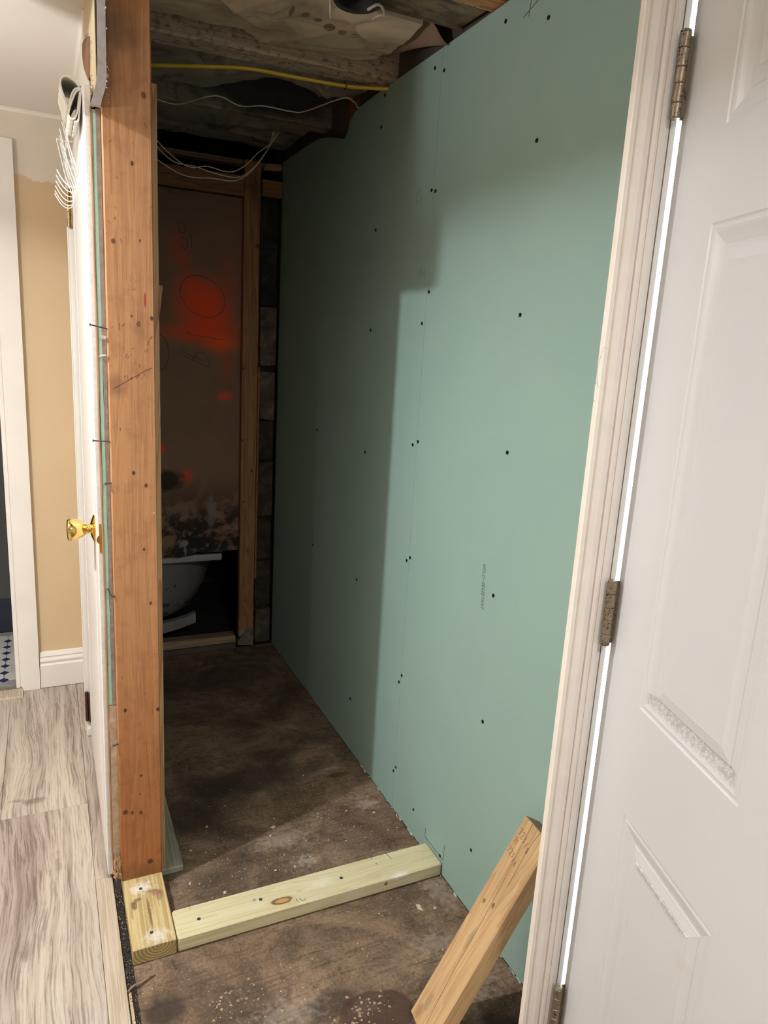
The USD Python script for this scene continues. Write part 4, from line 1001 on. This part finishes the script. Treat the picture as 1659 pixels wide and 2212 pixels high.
joist('ceiling_joist', 'orange-brown joist at the very top of the picture, beside the pipe', 1.375, 1.425, 1.385, 1.432, wood('orange_joist', (.52, .28, .11), (.30, .14, .05), 0, (90., 5.), 1., [((.83, 1.43, 1.98), (.2, .006, .02), (.70, .58, .44), .4, .8, 1.2, 70.)]))
joist('ceiling_joist', 'pale rough joist above the yellow cable', 1.925, 2.000, 1.880, 1.955, wood('pale_rough_joist', (.52, .41, .31), (.29, .215, .155), 0, (45., 5.), 1., (), .85, .25, 24., ((.09, .06, .04), 55., .75)))
joist('ceiling_joist', 'grimy joist crossing into the notch of the green wall', 2.405, 2.480, 2.375, 2.445, wood('grimy_joist', (.30, .235, .18), (.17, .13, .10), 0, (45., 5.), 1., [((.66, 2.39, 2.07), (.30, .08, .12), (.022, .021, .022), .45, .9, .5, 14.)], .85, .25, 24., ((.06, .05, .045), 30., .6)))
joist('ceiling_joist', 'brown joist over the back panel, farthest in', 2.880, 2.940, 2.870, 2.930, wood('brown_far_joist', (.24, .155, .09), (.13, .08, .045), 0), z0=1.943, z1=1.958)
g = thing('red_block', 'reddish wood block in the notch at the top of the green wall', 'timber', (.905, 2.16, 1.93))
part(g, 'timber', rbox(.8735, .93, 2.135, 2.25, 1.957, 2.16, .003), REDFIR('red_notch_block', 2, 4.))


def batt_mat(name, c1, c2, dirt, amt, marks=()):
    m = Mat()
    col = m.ramp(m.noise(5., 5, .6), [(.3, c2), (.7, c1)])
    col = m.mix(m.band(m.noise(7., 6, .68, 1.), .47, .64, 0., amt), col, dirt)
    for sp_ in marks: col = m.spot(col, *sp_)
    return m.done(name, col, .72, m.noise(30., 5), .2, .003)


INK = (.075, .06, .05)
mk = [((.554, 1.699, 2.0), (.011, .012, .2), INK, .3, .7), ((.589, 1.717, 2.0), (.012, .011, .2), INK, .3, .7), ((.622, 1.731, 2.0), (.0145, .015, .2), INK, .12, .8), ((.622, 1.731, 2.0), (.0125, .013, .2), (.25, .175, .11), .15, 1.), ((.622, 1.731, 2.0), (.006, .003, .2), INK, .3, .8), ((.655, 1.735, 2.0), (.012, .013, .2), INK, .25, .65), ((.69, 1.735, 2.0), (.02, .004, .2), INK, .5, .55), ((.69, 1.748, 2.0), (.02, .003, .2), INK, .5, .5), ((.520, 1.69, 2.0), (.006, .018, .2), INK, .3, .7)]
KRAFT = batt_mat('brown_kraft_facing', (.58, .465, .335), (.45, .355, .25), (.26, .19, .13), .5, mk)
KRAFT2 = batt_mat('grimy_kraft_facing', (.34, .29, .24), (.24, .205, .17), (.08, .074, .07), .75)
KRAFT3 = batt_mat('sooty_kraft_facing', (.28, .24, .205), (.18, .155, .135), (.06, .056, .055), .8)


def batt(name, label, x0, x1, ya, yb, z, sag, mat_, seed, wr=.020, rip=None):
    def fn(u, v):
        x = x0 + (x1 - x0) * u; y = ya(u) + (yb(u) - ya(u)) * v
        p = np.stack([x * 6, y * 6, np.full_like(x, seed)], -1)
        p2 = np.stack([x * 3 + y * 9, y * 4, np.full_like(x, seed + 5)], -1)
        n1 = meshkit.fbm(p, 4, seed) - .5
        ridge = 1 - np.abs(meshkit.fbm(p2 * 1.6, 3, seed + 3) * 2 - 1)
        r3 = np.random.default_rng(seed * 7 + 1)
        for _ in range(16):
            a, px, py = r3.uniform(0, np.pi), r3.uniform(x0, x1), r3.uniform(float(ya(.5)), float(yb(.5)))
            d = (x - px) * math.cos(a) + (y - py) * math.sin(a)
            e = -(x - px) * math.sin(a) + (y - py) * math.cos(a)
            n1 = n1 + r3.choice([-.5, .4]) * np.exp(-np.abs(d) / r3.uniform(.008, .02)) * np.exp(-(e / r3.uniform(.05, .16)) ** 2)
        zz = z - sag * np.sin(np.pi * np.clip(v, 0, 1)) * (.7 + .6 * (meshkit.noise(p * .5, seed + 9))) + n1 * wr * 1.6 + (ridge - .8) * wr * .9
        return np.stack([x, y, zz], -1)
    g = thing(name, label, 'insulation', ((x0 + x1) / 2, float(ya(.5)), z), 'insulation batts between the joists')
    part(g, 'paper_facing', thicken(sheet(120, 70, fn), (0, 0, .03)), mat_, 40)
    return g


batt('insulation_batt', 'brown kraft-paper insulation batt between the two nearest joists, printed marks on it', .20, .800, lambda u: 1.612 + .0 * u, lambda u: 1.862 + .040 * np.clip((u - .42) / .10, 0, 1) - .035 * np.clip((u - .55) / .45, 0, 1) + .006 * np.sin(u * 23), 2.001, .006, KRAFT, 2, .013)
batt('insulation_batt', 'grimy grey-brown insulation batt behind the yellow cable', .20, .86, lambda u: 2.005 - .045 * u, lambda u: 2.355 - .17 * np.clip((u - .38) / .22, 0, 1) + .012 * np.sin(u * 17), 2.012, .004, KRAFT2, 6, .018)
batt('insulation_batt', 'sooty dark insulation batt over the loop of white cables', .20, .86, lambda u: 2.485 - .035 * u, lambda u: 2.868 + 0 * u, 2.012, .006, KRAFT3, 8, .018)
g = thing('paper_flap', 'torn dark kraft flap hanging by the green wall next to the near batt', 'paper', (.83, 1.72, 2.0))
part(g, 'paper', thicken(sheet(14, 14, lambda u, v: np.stack([.800 + .056 * u, 1.62 + .20 * v - .03 * u, 2.015 - .035 * u * (1 - v) + .012 * np.sin(5 * u + 4 * v)], -1)), (0, 0, .002)), batt_mat('dark_flap', (.24, .16, .11), (.15, .105, .07), (.08, .055, .04), .6), 50)

# old pipe stub and tarry board at the very top
PIPE = plain('black_old_pipe', (.022, .020, .018), .5, .3, 30, .2)
pp_ = thing('drain_pipe', 'black old drain pipe stub with a broken pale ring, at the top edge', 'pipe', (.62, 1.56, 1.97))
part(pp_, 'pipe', lathe([(.038, .18), (.046, .18), (.047, .02), (.050, .015), (.050, 0), (.046, -.004), (.038, 0), (.036, .18)], (.615, 1.548, 1.985), (0, 0, 1), 36), PIPE, 40)
ringp = [(.650 + .022 * math.cos(a), 1.545 + .030 * math.sin(a), 1.972 + .004 * math.sin(3 * a)) for a in np.linspace(-2.6, 1.2, 20)]
part(pp_, 'broken_ring', tube(ringp, .0030, 10), plain('flaky_putty', (.40, .34, .27), .9, .25, 90, .6), 40, label='flaking pale putty ring')
part(pp_, 'putty_drip', tube(smoothpath([(.572, 1.575, 2.03), (.570, 1.585, 2.0), (.574, 1.595, 1.975), (.578, 1.602, 1.965)], 5), .0024, 8), UsdShade.Material.Get(stage, '/World/Looks/flaky_putty'), 40)
m = Mat()
n1 = m.noise(1., 6, .7, .4, m.map((14, 60, 20)))
c_ = m.ramp(m.noise(7., 5, .65), [(.35, (.035, .022, .014)), (.50, (.11, .075, .045)), (.66, (.28, .21, .13))])
c_ = m.mix(m.band(n1, .5, .64, 0., .7), c_, (.015, .01, .008))
g = thing('tarred_board', 'dark tarry peeling board between pipe and green wall, pale streaks on it', 'board', (.77, 1.50, 2.0))
part(g, 'board', hull([(.655, 1.4335, 1.992), (.8595, 1.4335, 1.986), (.655, 1.585, 2.002), (.8595, 1.56, 1.990), (.655, 1.4335, 2.03), (.8595, 1.4335, 2.03), (.655, 1.585, 2.03), (.8595, 1.56, 2.03)]), m.done('tarred_peeling_board', c_, .45, n1, .6, .004))
g = thing('red_board', 'short reddish-brown board left of the drain pipe', 'board', (.52, 1.50, 2.0))
part(g, 'board', rbox(.42, .565, 1.4335, 1.60, 2.003, 2.03, .002), REDFIR('red_brown_board', 0, 7.))

# ---- cables
YEL = plain('yellow_cable_sheath', (.80, .55, .06), .42, .08, 20, .05)
WHI = plain('grey_white_cable', (.66, .58, .48), .45, .08, 20, .05)
g = thing('yellow_cable', 'flat yellow electrical cable running under the pale joist', 'cable', (.55, 2.0, 1.96))
part(g, 'sheath', tube(smoothpath([(.205, 2.13, 1.968), (.278, 2.104, 1.965), (.40, 2.035, 1.966), (.502, 1.985, 1.966), (.622, 1.969, 1.965), (.754, 1.955, 1.966), (.836, 1.921, 1.966), (.8585, 1.912, 1.968)], 10), 0, 14, (.0075, .0042)), YEL, 50)
part(g, 'staple', tube([(.752, 1.945, 1.980), (.752, 1.945, 1.9602), (.755, 1.966, 1.9602), (.755, 1.966, 1.980)], .0012, 6), STEEL)
g = thing('white_cable', 'thin whitish cable waving along the grimy joist up to the green wall', 'cable', (.55, 2.25, 1.96))
part(g, 'sheath', tube(smoothpath([(.23, 2.36, 1.966), (.321, 2.354, 1.960), (.389, 2.363, 1.960), (.453, 2.247, 1.962), (.494, 2.255, 1.970), (.55, 2.267, 1.960), (.608, 2.226, 1.960), (.691, 2.225, 1.960), (.725, 2.197, 1.960), (.777, 2.036, 1.962), (.815, 2.045, 1.962), (.837, 2.072, 1.960), (.8585, 2.10, 1.968)], 8), .0019, 8), WHI, 50)
LO = [([(.300, 1.935), (.336, 1.877), (.402, 1.825), (.444, 1.812), (.490, 1.822), (.560, 1.816), (.610, 1.842), (.650, 1.885), (.694, 1.922), (.72, 1.96)], 2.450, 'upper strand of the three drooping white cables'), ([(.295, 1.915), (.336, 1.862), (.390, 1.822), (.450, 1.818), (.520, 1.806), (.590, 1.806), (.640, 1.842), (.694, 1.918), (.71, 1.96)], 2.456, 'middle strand of the three drooping white cables'), ([(.285, 1.860), (.335, 1.825), (.423, 1.788), (.509, 1.792), (.583, 1.796), (.640, 1.838), (.690, 1.910), (.705, 1.96)], 2.462, 'lowest strand of the three drooping white cables')]
for q, y, lb in LO:
    g = thing('drooping_cable', lb, 'cable', (.5, y, 1.8), 'drooping white cables under the far joists')
    part(g, 'sheath', tube(smoothpath([(x, y + .004 * math.sin(9 * x), z) for x, z in q], 9), .0018, 8), WHI, 50)

# ---- over-door hook rack and folded cloth
WIRE = plain('white_coated_wire', (.86, .855, .84), .3, .02, 10, 0)
rk = thing('hook_rack', 'white wire over-door hook rack hanging on the hall door, six hooks', 'hook rack', (.07, 1.95, 1.6))
hy = [1.80, 1.862, 1.925, 1.99, 2.055, 2.10]
for k, y in enumerate(hy):
    e = .002 * math.sin(k * 2.1)
    top = [(.060 + e, y, 1.752), (.056 + e, y, 1.755), (.054 + e, y, 1.752)] if k in (0, 5) else []
    path = top + [(.0565 + e, y, 1.738), (.0705 + e, y, 1.672), (.0835, y, 1.628), (.0855, y, 1.616), (.0845, y, 1.606), (.0800, y, 1.5985), (.0720, y, 1.5955), (.0630, y, 1.5985), (.0550, y, 1.606), (.0480, y, 1.6165), (.0425, y, 1.6265)]
    part(rk, 'hook', tube(smoothpath(path, 7), .0013, 8), WIRE, 50)
for x, z in ((.0655, 1.697), (.0765, 1.652)):
    part(rk, 'cross_rail', tube([(x, 1.792, z), (x, 1.95, z), (x, 2.112, z)], .0016, 8), WIRE, 50)
for y in (1.80, 2.09): part(rk, 'over_door_strap', rbox(.0600, .0884, y, y + .012, 1.7505, 1.7520, .0003), WIRE)

CLOTH = Mat()
wv = CLOTH.noise(420., 3, .6)
cc = CLOTH.ramp(CLOTH.noise(30., 4), [(.3, (.66, .63, .56)), (.7, (.76, .73, .65))])
CLOTH = CLOTH.done('natural_canvas_cloth', cc, .9, wv, .5, .0012, spec=.2)


def ribbon(path, y0, y1, th, n=10):
    p = smoothpath([(x, 0, z) for x, z in path], 8)[:, [0, 2]]
    ny = 14

    def fn(u, v):
        i = u * (len(p) - 1); i0 = np.clip(i.astype(int), 0, len(p) - 2); w = (i - i0)[..., None]
        q = p[i0] * (1 - w) + p[i0 + 1] * w
        y = y0 + (y1 - y0) * v
        wob = .0004 * np.sin(v * 21 + u * 9)
        return np.stack([q[..., 0] + wob, y, q[..., 1] + wob * .6], -1)
    s = sheet(len(p), ny, fn)
    nrm = np.array(s.vertex_normals)
    vv = np.array(s.vertices)
    k = len(vv); e_ = np.sort(s.edges, axis=1); uq, idx, cnt = np.unique(e_, axis=0, return_index=True, return_counts=True)
    side = np.vstack([[(a, a + k, b), (b, a + k, b + k)] for a, b in s.edges[idx[cnt == 1]]])
    o = trimesh.Trimesh(np.vstack([vv + nrm * th / 2, vv - nrm * th / 2]), np.vstack([s.faces, s.faces[:, ::-1] + k, side]), process=False)
    if o.volume < 0: o.invert()
    return o


cl = thing('folded_cloth', 'folded natural canvas cloth draped over the top corner of the hall door', 'cloth', (.075, 1.72, 1.75))
part(cl, 'outer_fold', ribbon([(.0868, 1.757), (.078, 1.766), (.066, 1.770), (.056, 1.768), (.0515, 1.760), (.0530, 1.748), (.0575, 1.733), (.0625, 1.717), (.0665, 1.724), (.0700, 1.738), (.0770, 1.750), (.0866, 1.7535)], 1.655, 1.79, .0032), CLOTH, 60)
part(cl, 'inner_fold', ribbon([(.0862, 1.7500), (.0780, 1.7440), (.0715, 1.730), (.0665, 1.715), (.0640, 1.702), (.0680, 1.6955), (.0740, 1.6965), (.0785, 1.705), (.0815, 1.720), (.0835, 1.735), (.0862, 1.7460)], 1.650, 1.78, .0032), CLOTH, 60)
part(cl, 'hanging_end', ribbon([(.0862, 1.7440), (.0845, 1.722), (.0830, 1.703), (.0795, 1.692), (.0740, 1.690)], 1.648, 1.77, .0032), CLOTH, 60)
